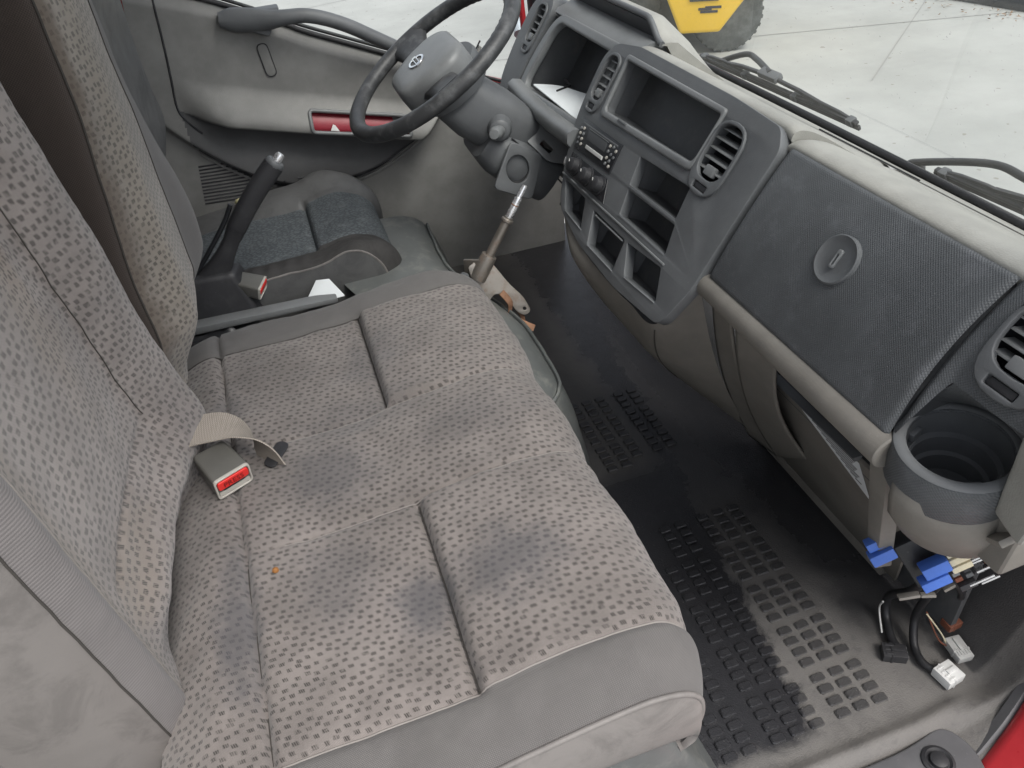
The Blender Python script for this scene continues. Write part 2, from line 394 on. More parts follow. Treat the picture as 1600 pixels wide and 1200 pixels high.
BF = [(0, 3, 2, 1), (4, 5, 6, 7), (0, 1, 5, 4), (1, 2, 6, 5), (2, 3, 7, 6), (3, 0, 4, 7)]
def box(name, x0, x1, y0, y1, z0, z1, mat, parent=None, bevel=0.003, seg=2):
    v = [(x0, y0, z0), (x1, y0, z0), (x1, y1, z0), (x0, y1, z0), (x0, y0, z1), (x1, y0, z1), (x1, y1, z1), (x0, y1, z1)]
    return mesh(name, v, BF, mat, parent, bevel=bevel, seg=seg)
def obox(name, c, ax, ay, size, mat, parent=None, bevel=0.002, seg=2):
    """oriented box: centre, two axes, full sizes along ax, ay, ax x ay"""
    ax = Vector(ax).normalized(); ay = Vector(ay); ay = (ay - ax * ay.dot(ax)).normalized(); az = ax.cross(ay)
    c = Vector(c); a, b, d = [s * 0.5 for s in size]
    v = []
    for k in (-1, 1):
        for (i, j) in ((-1, -1), (1, -1), (1, 1), (-1, 1)):
            v.append(c + ax * (a * i) + ay * (b * j) + az * (d * k))
    return mesh(name, v, BF, mat, parent, bevel=bevel, seg=seg)
def hexa(name, pts, mat, parent=None, bevel=0.002, seg=2):
    return mesh(name, pts, BF, mat, parent, bevel=bevel, seg=seg)
def loft(name, rings, mat, parent=None, closed=True, caps=True, smooth=40, uv=None):
    n = len(rings[0]); v = [p for r in rings for p in r]; f = []
    for i in range(len(rings) - 1):
        for j in range(n if closed else n - 1):
            k = (j + 1) % n
            f.append((i * n + j, i * n + k, (i + 1) * n + k, (i + 1) * n + j))
    if caps and closed:
        f.append(tuple(range(n))); f.append(tuple((len(rings) - 1) * n + j for j in range(n)))
    return mesh(name, v, f, mat, parent, smooth, uv)
def spline(pts, n):
    """Catmull-Rom through pts, n samples per span"""
    P = [Vector(p) for p in pts]; out = []
    for i in range(len(P) - 1):
        p0 = P[max(i - 1, 0)]; p1 = P[i]; p2 = P[i + 1]; p3 = P[min(i + 2, len(P) - 1)]
        for k in range(n):
            t = k / n
            out.append(0.5 * ((2 * p1) + (p2 - p0) * t + (2 * p0 - 5 * p1 + 4 * p2 - p3) * t * t + (3 * p1 - p0 - 3 * p2 + p3) * t ** 3))
    out.append(P[-1].copy()); return out
def tube(name, path, r, mat, parent=None, n=10, smooth=60, rfun=None, flat_=1.0, closed=False):
    P = [Vector(p) for p in path]; rings = []
    up = None
    for i, p in enumerate(P):
        t = (P[min(i + 1, len(P) - 1)] - P[max(i - 1, 0)]).normalized()
        if up is None:
            up = t.orthogonal().normalized() if abs(t.z) > 0.9 else Vector((0, 0, 1))
        a = (up - t * up.dot(t)).normalized(); b = t.cross(a); up = a
        rr_ = rfun(i / (len(P) - 1)) if rfun else r
        rings.append([p + (a * math.cos(q) * flat_ + b * math.sin(q)) * rr_ for q in [2 * math.pi * k / n for k in range(n)]])
    return loft(name, rings, mat, parent, smooth=smooth)
def ribbon(name, path, width_dir, width, thick, mat, parent=None):
    """strap along a path with UVs (u across, v along)"""
    P = [Vector(p) for p in path]; v = []; uv = []; s = 0
    W = [Vector(d).normalized() for d in width_dir] if isinstance(width_dir, list) else [Vector(width_dir).normalized()] * len(P)
    for i, p in enumerate(P):
        if i: s += (p - P[i - 1]).length
        t = (P[min(i + 1, len(P) - 1)] - P[max(i - 1, 0)]).normalized()
        w_ = (W[i] - t * W[i].dot(t)).normalized(); nn = t.cross(w_)
        for (a, b) in ((-.5, .5), (.5, .5), (.5, -.5), (-.5, -.5)):
            v.append(p + w_ * width * a + nn * thick * b); uv.append((a * width, s))
    f = []
    for i in range(len(P) - 1):
        for j in range(4):
            k = (j + 1) % 4; f.append((i * 4 + j, i * 4 + k, (i + 1) * 4 + k, (i + 1) * 4 + j))
    f.append((0, 1, 2, 3)); f.append(tuple(len(v) - 4 + j for j in range(4)))
    return mesh(name, v, f, mat, parent, 50, uv)
def grid(name, fn, u0, u1, nu, v0, v1, nv, mat, parent=None, uvfn=None, smooth=70, us=None):
    v = []; uv = []
    U = us or [u0 + (u1 - u0) * i / nu for i in range(nu + 1)]; nu = len(U) - 1
    for i in range(nu + 1):
        for j in range(nv + 1):
            a = U[i]; b = v0 + (v1 - v0) * j / nv
            v.append(Vector(fn(a, b))); uv.append(uvfn(a, b) if uvfn else (a, b))
    f = [(i * (nv + 1) + j, (i + 1) * (nv + 1) + j, (i + 1) * (nv + 1) + j + 1, i * (nv + 1) + j + 1) for i in range(nu) for j in range(nv)]
    return mesh(name, v, f, mat, parent, smooth, uv)
def fillet(pts, r, seg=5):
    out = []; n = len(pts)
    for i in range(n):
        p = Vector(pts[i]); a = Vector(pts[i - 1]) - p; b = Vector(pts[(i + 1) % n]) - p
        rr_ = r[i] if isinstance(r, (list, tuple)) else r
        if rr_ <= 0: out.append(tuple(p)); continue
        d = min(rr_, a.length * 0.49, b.length * 0.49)
        p0 = p + a.normalized() * d; p1 = p + b.normalized() * d
        for k in range(seg + 1):
            t = k / seg; q = p0 * (1 - t) ** 2 + p * 2 * t * (1 - t) + p1 * t * t
            out.append(tuple(q))
    return out
def rect(a0, a1, b0, b1, r=0.0, seg=5):
    return fillet([(a0, b0), (a1, b0), (a1, b1), (a0, b1)], r, seg)
def plate(name, outer, holes, O, A, B, n0, n1, mat, parent=None, bevel=0.0, smooth=35):
    """flat slab: 2D outline with holes in the frame O + a*A + b*B, from n0 to n1 along A x B, edges rounded"""
    cu = bpy.data.curves.new(name, 'CURVE'); cu.dimensions = '2D'; cu.fill_mode = 'BOTH'
    d = (n1 - n0) / 2
    cu.bevel_depth = bevel; cu.bevel_resolution = 2; cu.offset = -bevel; cu.extrude = max(d - bevel, 0.0)
    for lp in [outer] + list(holes):
        sp = cu.splines.new('POLY'); sp.points.add(len(lp) - 1); sp.use_cyclic_u = True
        for q, (a, b) in zip(sp.points, lp): q.co = (a, b, 0, 1)
    tmp = bpy.data.objects.new('tmp_outline', cu)
    me = bpy.data.meshes.new_from_object(tmp)
    bpy.data.objects.remove(tmp); bpy.data.curves.remove(cu)
    A = Vector(A).normalized(); B = Vector(B).normalized(); N = A.cross(B); O = Vector(O); mid = (n0 + n1) / 2
    for v in me.vertices:
        c = v.co; v.co = O + A * c.x + B * c.y + N * (c.z + mid)
    me.name = name; me.materials.clear()
    bm = bmesh.new(); bm.from_mesh(me); bmesh.ops.remove_doubles(bm, verts=bm.verts, dist=1e-6); bmesh.ops.recalc_face_normals(bm, faces=bm.faces); bm.to_mesh(me); bm.free()
    return fin(name, me, mat, parent, smooth)
def lathe(name, prof, c, axis, mat, parent=None, n=24, smooth=40, caps=True):
    """prof: list of (r, h) along axis from c"""
    ax = Vector(axis).normalized(); a = ax.orthogonal().normalized(); b = ax.cross(a); c = Vector(c)
    rings = [[c + ax * h + (a * math.cos(q) + b * math.sin(q)) * r for q in [2 * math.pi * k / n for k in range(n)]] for r, h in prof]
    return loft(name, rings, mat, parent, caps=caps, smooth=smooth)
def text(name, body, size, O, A, B, mat, parent, depth=0.0003, align='CENTER'):
    cu = bpy.data.curves.new(name, 'FONT'); cu.body = body; cu.size = size; cu.extrude = depth; cu.align_x = align; cu.align_y = 'CENTER'; cu.resolution_u = 3
    tmp = bpy.data.objects.new('tmp_text', cu); me = bpy.data.meshes.new_from_object(tmp)
    bpy.data.objects.remove(tmp); bpy.data.curves.remove(cu)
    A = Vector(A).normalized(); B = Vector(B); B = (B - A * B.dot(A)).normalized(); N = A.cross(B); O = Vector(O)
    for v in me.vertices: c = v.co; v.co = O + A * c.x + B * c.y + N * c.z
    me.materials.clear()
    return fin(name, me, mat, parent, None)
def smst(a, b, x):
    t = max(0.0, min(1.0, (x - a) / (b - a))); return t * t * (3 - 2 * t)
def gau(x, c, s_): return math.exp(-((x - c) / s_) ** 2)
def fb(x, y, z, s_=1.0): return mnoise.fractal(Vector((x * s_, y * s_, z * s_)), 1.0, 2.0, 3)

# ================================================================== SETTING
GZ = -0.85
yg = mesh('yard_ground', [(-60, -60, GZ), (120, -60, GZ), (120, 160, GZ), (-60, 160, GZ)], [(0, 1, 2, 3)], 'concrete', None, None)
tag(yg, kind='structure')
for (a, b) in (((2.6, 9.5), (9.0, 4.0)), ((0.0, 7.3), (9.5, 4.35)), ((4.1, 4.6), (7.6, 7.6)), ((-2, 9.4), (4.0, 10.8)), ((6.3, 3.2), (9.5, 5.9))):
    A = Vector((a[0], a[1], GZ + 0.004)); B = Vector((b[0], b[1], GZ + 0.004)); t = (B - A).normalized(); nn = Vector((-t.y, t.x, 0)) * 0.005
    tag(mesh('slab_joint', [A - nn, B - nn, B + nn, A + nn], [(0, 1, 2, 3)], 'joint', yg, None))

# cab floor: one moulded rubber sheet, flat between the engine cover and the toe board, rising forward and lipped at the sill
def floor_pt(x, y):
    z = 0.0
    z += 0.30 * smst(0.735, 0.86, x) ** 1.5                                   # toe board
    z += 0.010 * gau(y, 0.362 + 0.10 * max(0, x - 0.64), 0.010) * smst(0.74, 0.66, x)              # ridge before the sill
    z -= 0.014 * smst(0.35, 0.338, y)                                         # step down to the scuff plate
    z += 0.05 * smst(0.17, 0.10, y - 0.22 + 0.0 * x) * smst(0.62, 0.80, x)
    z += 0.0006 * fb(x, y, 0, 22)
    return (x, y, z)
cf = grid('cab_floor', floor_pt, 0.10, 0.86, 120, 0.26, 2.0, 260, 'floor')
tag(cf, kind='structure')
# raised rubber blocks of the tread, three columns by four rows to a group
bw, bl = 0.0215, 0.0128
bm = bmesh.new()
def tread_mesh(name, wx, wy, h):
    vs = []
    for (k, z_) in ((0.5, -0.002), (0.5, h * 0.6), (0.42, h)):
        ax, ay = wx * k, wy * k
        c = min(wx, wy) * 0.16
        vs += [(-ax + c, -ay, z_), (ax - c, -ay, z_), (ax, -ay + c, z_), (ax, ay - c, z_), (ax - c, ay, z_), (-ax + c, ay, z_), (-ax, ay - c, z_), (-ax, -ay + c, z_)]
    f = []
    for r in range(2):
        for j in range(8):
            k = (j + 1) % 8; f.append((r * 8 + j, r * 8 + k, r * 8 + 8 + k, r * 8 + 8 + j))
    f.append(tuple(range(16, 24)))
    me = bpy.data.meshes.new(name); me.from_pydata(vs, [], f); me.materials.append(M['floor']); me.update()
    return me
bm.free()
tm = tread_mesh('tread_block', bw, bl, 0.0042)
cols = [0.330, 0.3605, 0.391, 0.4355, 0.466, 0.4965, 0.541, 0.5715, 0.602]
def tread(x, y):
    o = bpy.data.objects.new('tread_block', tm); COL.objects.link(o); o.parent = cf
    o.location = (x + random.uniform(-.0006, .0006), y + random.uniform(-.0005, .0005), random.uniform(-0.0006, 0.0002))
    o.rotation_euler = (0, 0, random.uniform(-0.02, 0.02))
for g in range(5):
    for r in range(4):
        y = 0.4135 + g * 0.0843 + r * 0.0192
        if y > 0.815: continue
        for ci, x in enumerate(cols):
            if y > 0.70 and ci < 3: continue
            if y > 0.745 and ci < 4: continue
            if x < 0.38 and y > 0.68: continue
            tread(x, y)
for g in range(3):
    for r in range(4):
        y = 0.985 + g * 0.083 + r * 0.0192
        if y > 1.2: continue
        for ci, x in enumerate([0.4435, 0.474, 0.5055, 0.549, 0.580]):
            if y < 0.99 and ci > 1: continue
            tread(x, y)

# ================================================================== TRUCK SHELL
cab = thing('truck_cab', (0.2, 1.1, 0.0), 'red painted truck cab shell around the seats and dashboard', 'truck cab')
box('rear_wall', -0.42, -0.40, 0.16, 2.02, -0.05, 1.55, 'lining', cab, 0.004)
box('roof', -0.42, 0.30, 0.20, 1.98, 1.53, 1.56, 'lining', cab, 0.004)
# floor pan under everything and bulkhead ahead of the feet
box('floor_pan', -0.42, 0.88, 0.30, 2.0, -0.06, -0.03, 'black', cab, 0.002)
box('bulkhead', 0.865, 0.885, 0.20, 2.0, -0.05, 0.50, 'carpet', cab, 0.002)
# near side door opening: red sill and lower pillar sweeping up to the front
sill_path = spline([(0.30, 0.262, -0.045), (0.50, 0.262, -0.045), (0.62, 0.266, -0.03), (0.70, 0.285, 0.0), (0.78, 0.315, 0.06), (0.84, 0.335, 0.20), (0.86, 0.33, 0.40)], 8)
def sweep(name, path, prof, mat, parent, up=(0, 0, 1)):
    rings = []
    for i, p in enumerate(path):
        t = (Vector(path[min(i + 1, len(path) - 1)]) - Vector(path[max(i - 1, 0)])).normalized()
        side = Vector((0, 1, 0)); side = (side - t * side.dot(t)).normalized(); u_ = t.cross(side)
        rings.append([Vector(p) + side * a + u_ * b for a, b in prof])
    return loft(name, rings, mat, parent, smooth=50)
sweep('door_sill', sill_path, [(-0.11, -0.03), (0.016, -0.03), (0.022, 0.0), (0.016, 0.012), (0.004, 0.016), (-0.10, 0.016)], 'red', cab)
sweep('sill_seal', [p + Vector((0.012, 0.030, 0.006)) for p in sill_path], [(-0.008, -0.01), (0.010, -0.01), (0.012, 0.004), (0.0, 0.010), (-0.008, 0.004)], 'scuff', cab)
# scuff plate with its screw
sp = plate('scuff_plate', fillet([(0.20, 0.272), (0.66, 0.272), (0.672, 0.312), (0.655, 0.352), (0.585, 0.340), (0.20, 0.338)], [0, .01, .02, .03, .03, 0]), [], (0, 0, 0), (1, 0, 0), (0, 1, 0), -0.012, 0.002, 'scuff', cab, 0.003)
scr = lathe('screw', [(0.021, 0.0), (0.021, 0.003), (0.017, 0.0045), (0.014, 0.002), (0.012, 0.002), (0.011, 0.007), (0.006, 0.0085), (0.0001, 0.0085)], (0.613, 0.312, 0.0015), (0, 0, 1), 'black', sp)
# far side: windscreen pillar, door opening rim
pil = [(0.66, 1.86, 0.30), (0.655, 1.86, 0.62), (0.62, 1.86, 0.85), (0.40, 1.82, 1.45)]
tube('pillar', spline(pil, 6), 0.03, 'black', cab, 8)
tube('pillar_trim', spline([Vector(p) + Vector((0.02, -0.03, 0)) for p in pil], 6), 0.02, 'beige', cab, 8)
tube('door_seal', spline([Vector(p) + Vector((-0.045, 0.0, 0)) for p in pil], 6), 0.008, 'red', cab, 8)
# rear pillar of the driver's doorway
hexa('rear_pillar', [(-0.36, 1.92, 0.02), (-0.240, 1.93, 0.02), (-0.240, 1.952, 0.02), (-0.36, 1.952, 0.02), (-0.36, 1.92, 1.52), (-0.200, 1.93, 1.52), (-0.200, 1.952, 1.52), (-0.36, 1.99, 1.52)], 'red', cab, 0.01)
tube('doorway_seal', spline([(-0.285, 1.905, 0.05), (-0.280, 1.905, 0.4), (-0.262, 1.905, 0.72), (-0.25, 1.905, 1.0), (-0.21, 1.9, 1.5)], 6), 0.011, 'rubber', cab, 8)
# near windscreen pillar stays out of frame but carries the roof
tube('pillar', spline([(0.80, 0.26, 0.55), (0.77, 0.26, 0.75), (0.40, 0.28, 1.50)], 6), 0.035, 'beige', cab, 8)

ws = thing('windscreen', (0.80, 1.1, 0.62), 'dusty clear windscreen above the beige dash top', 'windscreen')
def ws_pt(u, v):      # u along width 0..1, v up 0..1
    y = 0.24 + u * 1.62
    bow = 0.010 * (1 - (2 * u - 1) ** 2)
    return (0.796 + bow - 0.44 * v, y, 0.6055 + 0.925 * v)
grid('pane', ws_pt, 0, 1, 24, 0, 1, 12, 'glass', ws)
tube('lower_seal', [Vector(ws_pt(u / 24, 0)) + Vector((-0.002, 0, 0.008)) for u in range(25)], 0.0062, 'rubber', ws, 8)

# ================================================================== BENCH SEAT
bench = thing('passenger_bench_seat', (0.0, 0.8, 0.2), 'two place passenger bench with stained grey patterned cloth nearest the camera', 'bench seat')
prof = spline([(-0.285, 0, 0.315), (-0.255, 0, 0.342), (-0.215, 0, 0.356), (-0.17, 0, 0.360), (-0.06, 0, 0.362), (0.02, 0, 0.366), (0.06, 0, 0.373), (0.14, 0, 0.385), (0.20, 0, 0.389),
               (0.245, 0, 0.378), (0.272, 0, 0.352), (0.280, 0, 0.315), (0.272, 0, 0.275), (0.25, 0, 0.245)], 10)
slen = [0.0]
for i in range(1, len(prof)): slen.append(slen[-1] + (prof[i] - prof[i - 1]).length)
def prof_at(s_):
    i = 0
    while i < len(slen) - 2 and slen[i + 1] < s_: i += 1
    t = (s_ - slen[i]) / max(1e-9, slen[i + 1] - slen[i]); p = prof[i].lerp(prof[i + 1], t)
    d = (prof[min(i + 2, len(prof) - 1)] - prof[max(i - 1, 0)]).normalized()
    return p, Vector((-d.z, 0, d.x))           # position, outward normal
YN, YF = 0.418, 1.160
def bsx(y): return -0.165 - 0.030 * (y - 0.42) / 0.74
def cush(s_, y):
    p, n = prof_at(s_); x = p.x; h = 0.0
    on_top = smst(0.27, 0.23, x) if s_ < slen[-1] * 0.75 else 0.0
    # cross channel in both sitting places (not across the middle strip)
    strip = smst(0.685, 0.70, y) * smst(0.905, 0.89, y)
    g = (1 - strip) * smst(YN - 0.006, YN + 0.006, y) * smst(YF + 0.006, YF - 0.006, y)
    h -= 0.010 * g * gau(x, 0.041, 0.0055) * on_top
    h += 0.008 * g * smst(0.041, 0.058, x) * smst(0.20, 0.08, x)                  # front pad swells right after it
    h -= 0.003 * g * smst(-0.06, 0.038, x) * (1 if x < 0.041 else 0)
    # back crease
    h -= 0.011 * gau(x, bsx(y), 0.0045)
    h += 0.004 * gau(x, -0.215, 0.02)
    # stitched lines along the depth of the seat
    lx = smst(-0.18, -0.10, x) * smst(0.27, 0.20, x)
    for ys in (0.695, 0.892): h -= 0.0035 * gau(y, ys, 0.004) * lx
    # soft puff of each pad
    for (a, b) in ((YN, 0.695), (0.695, 0.892), (0.892, YF)):
        if a <= y <= b: h += 0.007 * max(0.0, math.sin(math.pi * (y - a) / (b - a))) ** 0.8 * smst(-0.27, -0.1, x)
    # side roll
    if y < YN: 
        k = (YN - y) / 0.072; h -= 0.030 * k ** 1.6 - 0.010 * k
    if y > YF:
        k = (y - YF) / 0.14; h -= 0.060 * k ** 2.0 - 0.012 * math.sin(math.pi * k)
    h -= 0.0035 * gau(y, YN, 0.004) + 0.0035 * gau(y, YF, 0.004)
    h -= 0.010 * gau(y, 0.56, 0.10) * gau(x, -0.02, 0.12) + 0.008 * gau(y, 1.03, 0.09) * gau(x, -0.04, 0.10)   # sat-in hollows
    h += (0.0045 * fb(x, y, 0.3, 9) + 0.0016 * fb(x, y, 2.3, 30)) * smst(0.346, 0.39, y)
    q = p + n * h
    yy = y
    if y < YN: yy = YN + (y - YN) * (1 - 0.0 * s_)
    # front corner of the near end rounds back
    if y < YN and x > 0.2: q.x -= 0.005 * ((YN - y) / 0.072) ** 2
    if y > YF: q.x -= 0.09 * ((y - YF) / 0.14) ** 2 * smst(0.0, 0.28, x)
    return (q.x, yy, q.z)
S1 = slen[-1]
def us_for(lo, hi, fine=()):
    L = [lo + (hi - lo) * i / 110 for i in range(111)]
    return L
cush_uv = lambda s_, y: (s_ - 0.285 - 0.03, y)
cp = grid('cushion', cush, 0, S1, 170, YN, YF, 220, 'seat_near', bench, cush_uv)
grid('side_bolster', cush, 0, S1, 130, 0.346, YN, 24, 'bolster', bench, cush_uv)
grid('side_bolster', cush, 0, S1, 130, YF, 1.30, 36, 'bolster', bench, cush_uv)
def on_cush(x, y, lift=0.0):
    lo, hi = 0.0, S1
    for _ in range(40):
        md = (lo + hi) / 2
        if prof_at(md)[0].x < x and md < S1 * 0.75: lo = md
        else: hi = md
    p = cush(lo, y); return Vector((p[0], p[1], p[2] + lift))
def seam_s(name, y, s0, s1, r, mat, parent, n=70, lift=0.0006):
    pts = []
    for i in range(n + 1):
        s_ = s0 + (s1 - s0) * i / n
        p = Vector(cush(s_, y)); pts.append(p + prof_at(s_)[1] * lift)
    return tube(name, pts, r, mat, parent, 5)
seam_s('seam', YN, 0.10, S1, 0.0012, 'seam', bench)
seam_s('seam', YF, 0.04, S1, 0.0013, 'seam_dark', bench)
seam_s('stitch_line', 0.695, 0.17, S1 * 0.80, 0.0008, 'seam', cp)
seam_s('stitch_line', 0.892, 0.17, S1 * 0.80, 0.0008, 'seam', cp)
def seam_y(name, x, y0, y1, r, mat, n=40, lift=0.0004):
    return tube(name, [on_cush(x if x > -0.1 else bsx(y0 + (y1 - y0) * i / n), y0 + (y1 - y0) * i / n, lift) for i in range(n + 1)], r, mat, cp, 5)
seam_y('channel_seam', 0.0415, YN, 0.69, 0.0011, 'seam_dark')
seam_y('channel_seam', 0.0415, 0.896, YF, 0.0011, 'seam_dark')
seam_y('back_seam', -0.178, YN, 0.74, 0.0011, 'seam_dark')
seam_y('back_seam', -0.178, 0.86, YF, 0.0011, 'seam_dark')
# vinyl end panel below the near bolster, with piping
edge = [Vector(cush(S1 * i / 90, 0.346)) for i in range(91)]
tube('piping', [p for p in edge[4:] if p.z > 0.285 or p.x < 0.1], 0.0032, 'vinyl', bench, 7)
def endp(i, k):
    p = edge[int(i)]; fr_ = smst(0.22, 0.262, p.x)
    b_ = Vector((min(p.x, 0.245), 0.345, 0.262)); q = p.lerp(b_, k)
    return (q.x, 0.345 - 0.007 * math.sin(math.pi * k) + 0.02 * max(0, k - 0.85) / 0.15, q.z)
grid('side_panel', endp, 0, 90, 90, 0, 1, 14, 'vinyl', bench)
# cushion pan and pedestal under it
box('seat_pan', -0.28, 0.255, 0.365, 1.27, 0.225, 0.262, 'black', bench, 0.004)
hexa('pedestal', [(-0.28, 0.375, -0.01), (0.345, 0.375, -0.01), (0.315, 0.90, -0.01), (-0.28, 0.90, -0.01), (-0.28, 0.385, 0.225), (0.225, 0.385, 0.225), (0.22, 0.90, 0.225), (-0.28, 0.90, 0.225)], 'cover', bench, 0.02, 3)

# near backrest: plan section swept up, split where the covers meet
def lean(z): return -0.258 - 0.012 * (z - 0.36)
def back_sec(ctrl, n):
    """ctrl: (y, dx) pairs -> dense list"""
    return [(p.x, p.y) for p in spline([(a, b, 0) for a, b in ctrl], n)]
def backpart(name, ctrl, z0, z1, nz, mat, parent, bulge, uvmode=0, n=10, leanf=lean):
    sec = back_sec(ctrl, n); v = []; uv = []; m_ = len(sec); s = 0; acc = [0.0]
    for i in range(1, m_): acc.append(acc[-1] + math.hypot(sec[i][0] - sec[i - 1][0], sec[i][1] - sec[i - 1][1]))
    for k in range(nz + 1):
        z = z0 + (z1 - z0) * k / nz
        for i, (y, dx) in enumerate(sec):
            yy, xx = bulge(y, dx, z)
            v.append((leanf(z) + xx, yy, z)); uv.append((ctrl[0][0] + acc[i], z))
    f = [(k * m_ + i, k * m_ + i + 1, (k + 1) * m_ + i + 1, (k + 1) * m_ + i) for k in range(nz) for i in range(m_ - 1)]
    return mesh(name, v, f, mat, parent, 70, uv)
def near_bulge(y, dx, z):
    c = smst(0.57, 0.65, y) * smst(0.90, 0.80, y)
    x = dx + 0.024 * c * gau(z, 0.415, 0.045) + 0.016 * gau(z, 0.42, 0.05) * smst(0.78, 0.86, y) * smst(0.965, 0.93, y)                        # lower roll
    x -= 0.005 * gau(z, 0.492, 0.005) * smst(0.585, 0.62, y) * smst(0.86, 0.82, y)   # crease above it
    x += 0.006 * fb(y, z, 4.0, 6) * smst(0.56, 0.72, y) + 0.0012 * fb(y, z, 1.0, 28)
    yy = y
    # far wing leans in towards the top
    yy -= smst(0.70, 0.87, y) * (0.29 + 0.4 * max(0, y - 0.87)) * max(0.0, z - 0.49)
    yy -= smst(0.74, 0.575, y) * 0.115 * (z - 0.24)
    x += -0.010 * c * smst(0.42, 0.36, z)
    return yy, x
nb = thing('bench_tmp', (0, 0, 0), None, None)
bpy.data.objects.remove(nb)
Z0, Z1 = 0.335, 1.06
bk = backpart('backrest', [(0.560, 0.004), (0.59, -0.003), (0.66, -0.008), (0.75, -0.006), (0.83, 0.000), (0.852, 0.008), (0.88, 0.026), (0.915, 0.040), (0.945, 0.038), (0.962, 0.018), (0.966, -0.02), (0.966, -0.10)], Z0, Z1, 150, 'back_cloth', bench, near_bulge)
backpart('backrest_edge', [(0.520, -0.014), (0.535, 0.000), (0.548, 0.007), (0.560, 0.004)], Z0 - 0.05, Z1, 120, 'rib', bk, near_bulge)
backpart('backrest_side', [(0.488, -0.12), (0.492, -0.07), (0.504, -0.034), (0.520, -0.014)], Z0 - 0.06, Z1, 80, 'vinyl', bk, near_bulge)
def bseam(y, dx, mat, z0, z1, r):
    pts = []
    for k in range(81):
        z = z0 + (z1 - z0) * k / 80; yy, xx = near_bulge(y, dx, z); pts.append((lean(z) + xx + 0.0005, yy, z))
    return tube('seam', pts, r, mat, bk, 5)
bseam(0.520, -0.014, 'seam_dark', Z0 - 0.05, Z1, 0.0012)
bseam(0.560, 0.004, 'seam', Z0, Z1, 0.001)
bseam(0.848, 0.006, 'seam_dark', 0.50, Z1, 0.0007)

# middle backrest, standing proud of the near one
def mlean(z): return -0.189 - 0.05 * smst(0.52, 0.40, z)
def mid_bulge(y, dx, z):
    x = dx + 0.003 * fb(y, z, 7.0, 7)
    x -= (0.013 + 0.025 * smst(0.95, 0.55, z)) * smst(1.05, 0.975, y)        # near edge rounds back, more so low down
    x += 0.030 * gau(z, 0.57, 0.14) * smst(1.19, 1.27, y)                    # far bolster swells forward
    return y, x
mb = backpart('backrest', [(0.975, -0.002), (0.990, 0.006), (1.03, 0.008), (1.11, 0.006), (1.185, 0.002)], 0.40, 1.06, 100, 'mid_cloth', bench, mid_bulge, leanf=mlean)
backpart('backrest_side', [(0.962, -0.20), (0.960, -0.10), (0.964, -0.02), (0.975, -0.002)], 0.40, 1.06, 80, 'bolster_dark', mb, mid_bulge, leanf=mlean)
backpart('backrest_edge', [(1.185, 0.002), (1.235, -0.002), (1.275, -0.012), (1.295, -0.04), (1.30, -0.12)], 0.40, 1.06, 80, 'bolster', mb, mid_bulge, leanf=mlean)
pts = []
for k in range(81):
    z = 0.40 + 0.66 * k / 80; yy, xx = mid_bulge(0.975, -0.002, z); pts.append((mlean(z) + xx + 0.0005, yy, z))
tube('seam', pts, 0.0016, 'seam_dark', mb, 5)
pts = []
for k in range(81):
    z = 0.40 + 0.66 * k / 80; yy, xx = mid_bulge(1.185, 0.002, z); pts.append((mlean(z) + xx + 0.0005, yy, z))
tube('seam', pts, 0.0012, 'seam_dark', mb, 5)

# ================================================================== DRIVER'S SEAT
ds = thing('driver_seat', (-0.05, 1.6, 0.15), 'dark driver seat with blue grey honeycomb cushion and worn black edge', 'car seat')
dprof = spline([(-0.26, 0, 0.335), (-0.20, 0, 0.345), (-0.08, 0, 0.350), (0.0, 0, 0.353), (0.06, 0, 0.366), (0.095, 0, 0.368), (0.135, 0, 0.355), (0.160, 0, 0.322), (0.163, 0, 0.27), (0.145, 0, 0.225)], 10)
dl = [0.0]
for i in range(1, len(dprof)): dl.append(dl[-1] + (dprof[i] - dprof[i - 1]).length)
def dp_at(s_):
    i = 0
    while i < len(dl) - 2 and dl[i + 1] < s_: i += 1
    t = (s_ - dl[i]) / (dl[i + 1] - dl[i]); p = dprof[i].lerp(dprof[i + 1], t); d = (dprof[min(i + 2, len(dprof) - 1)] - dprof[max(i - 1, 0)]).normalized()
    return p, Vector((-d.z, 0, d.x))
def dcush(s_, y):
    p, n = dp_at(s_); h = 0.0; x = p.x
    mid_ = smst(1.455, 1.475, y) * smst(1.71, 1.69, y)
    h -= 0.008 * gau(x, 0.004, 0.005) * (1 if s_ < dl[-1] * 0.6 else 0) * mid_
    h += 0.008 * smst(0.004, 0.02, x) * smst(0.14, 0.05, x) * mid_
    k = max(0, 1.47 - y) / 0.09; h += 0.016 * math.sin(min(1, k) * math.pi * 0.62) - 0.02 * max(0, k - 0.7)
    k2 = max(0, y - 1.69) / 0.11; h += 0.030 * math.sin(min(1.0, k2) * math.pi * 0.75) * smst(-0.2, 0.0, x)
    h += 0.003 * fb(x, y, 5.0, 12)
    if y < 1.47: h += 0.002 * math.sin(s_ * 190) * smst(0.30, 0.2, s_) * gau(y, 1.425, 0.03)
    q = p + n * h
    q.x -= 0.05 * (min(1, max(0, 1.45 - y) / 0.07)) ** 2 * smst(0.0, 0.18, x) + 0.06 * (max(0, y - 1.69) / 0.11) ** 2 * smst(0.0, 0.18, x)
    return (q.x, y, q.z)
DL = dl[-1]
dc = grid('cushion', dcush, 0, DL, 110, 1.47, 1.69, 60, 'hex', ds)
grid('worn_bolster', dcush, 0, DL, 110, 1.385, 1.47, 26, 'worn', ds)
grid('far_bolster', dcush, 0, DL, 110, 1.69, 1.80, 26, 'vinyl_dark', ds)
dedge = [Vector(dcush(DL * i / 80, 1.385)) for i in range(81)]
tube('piping', dedge, 0.0022, 'vinyl', ds, 6)
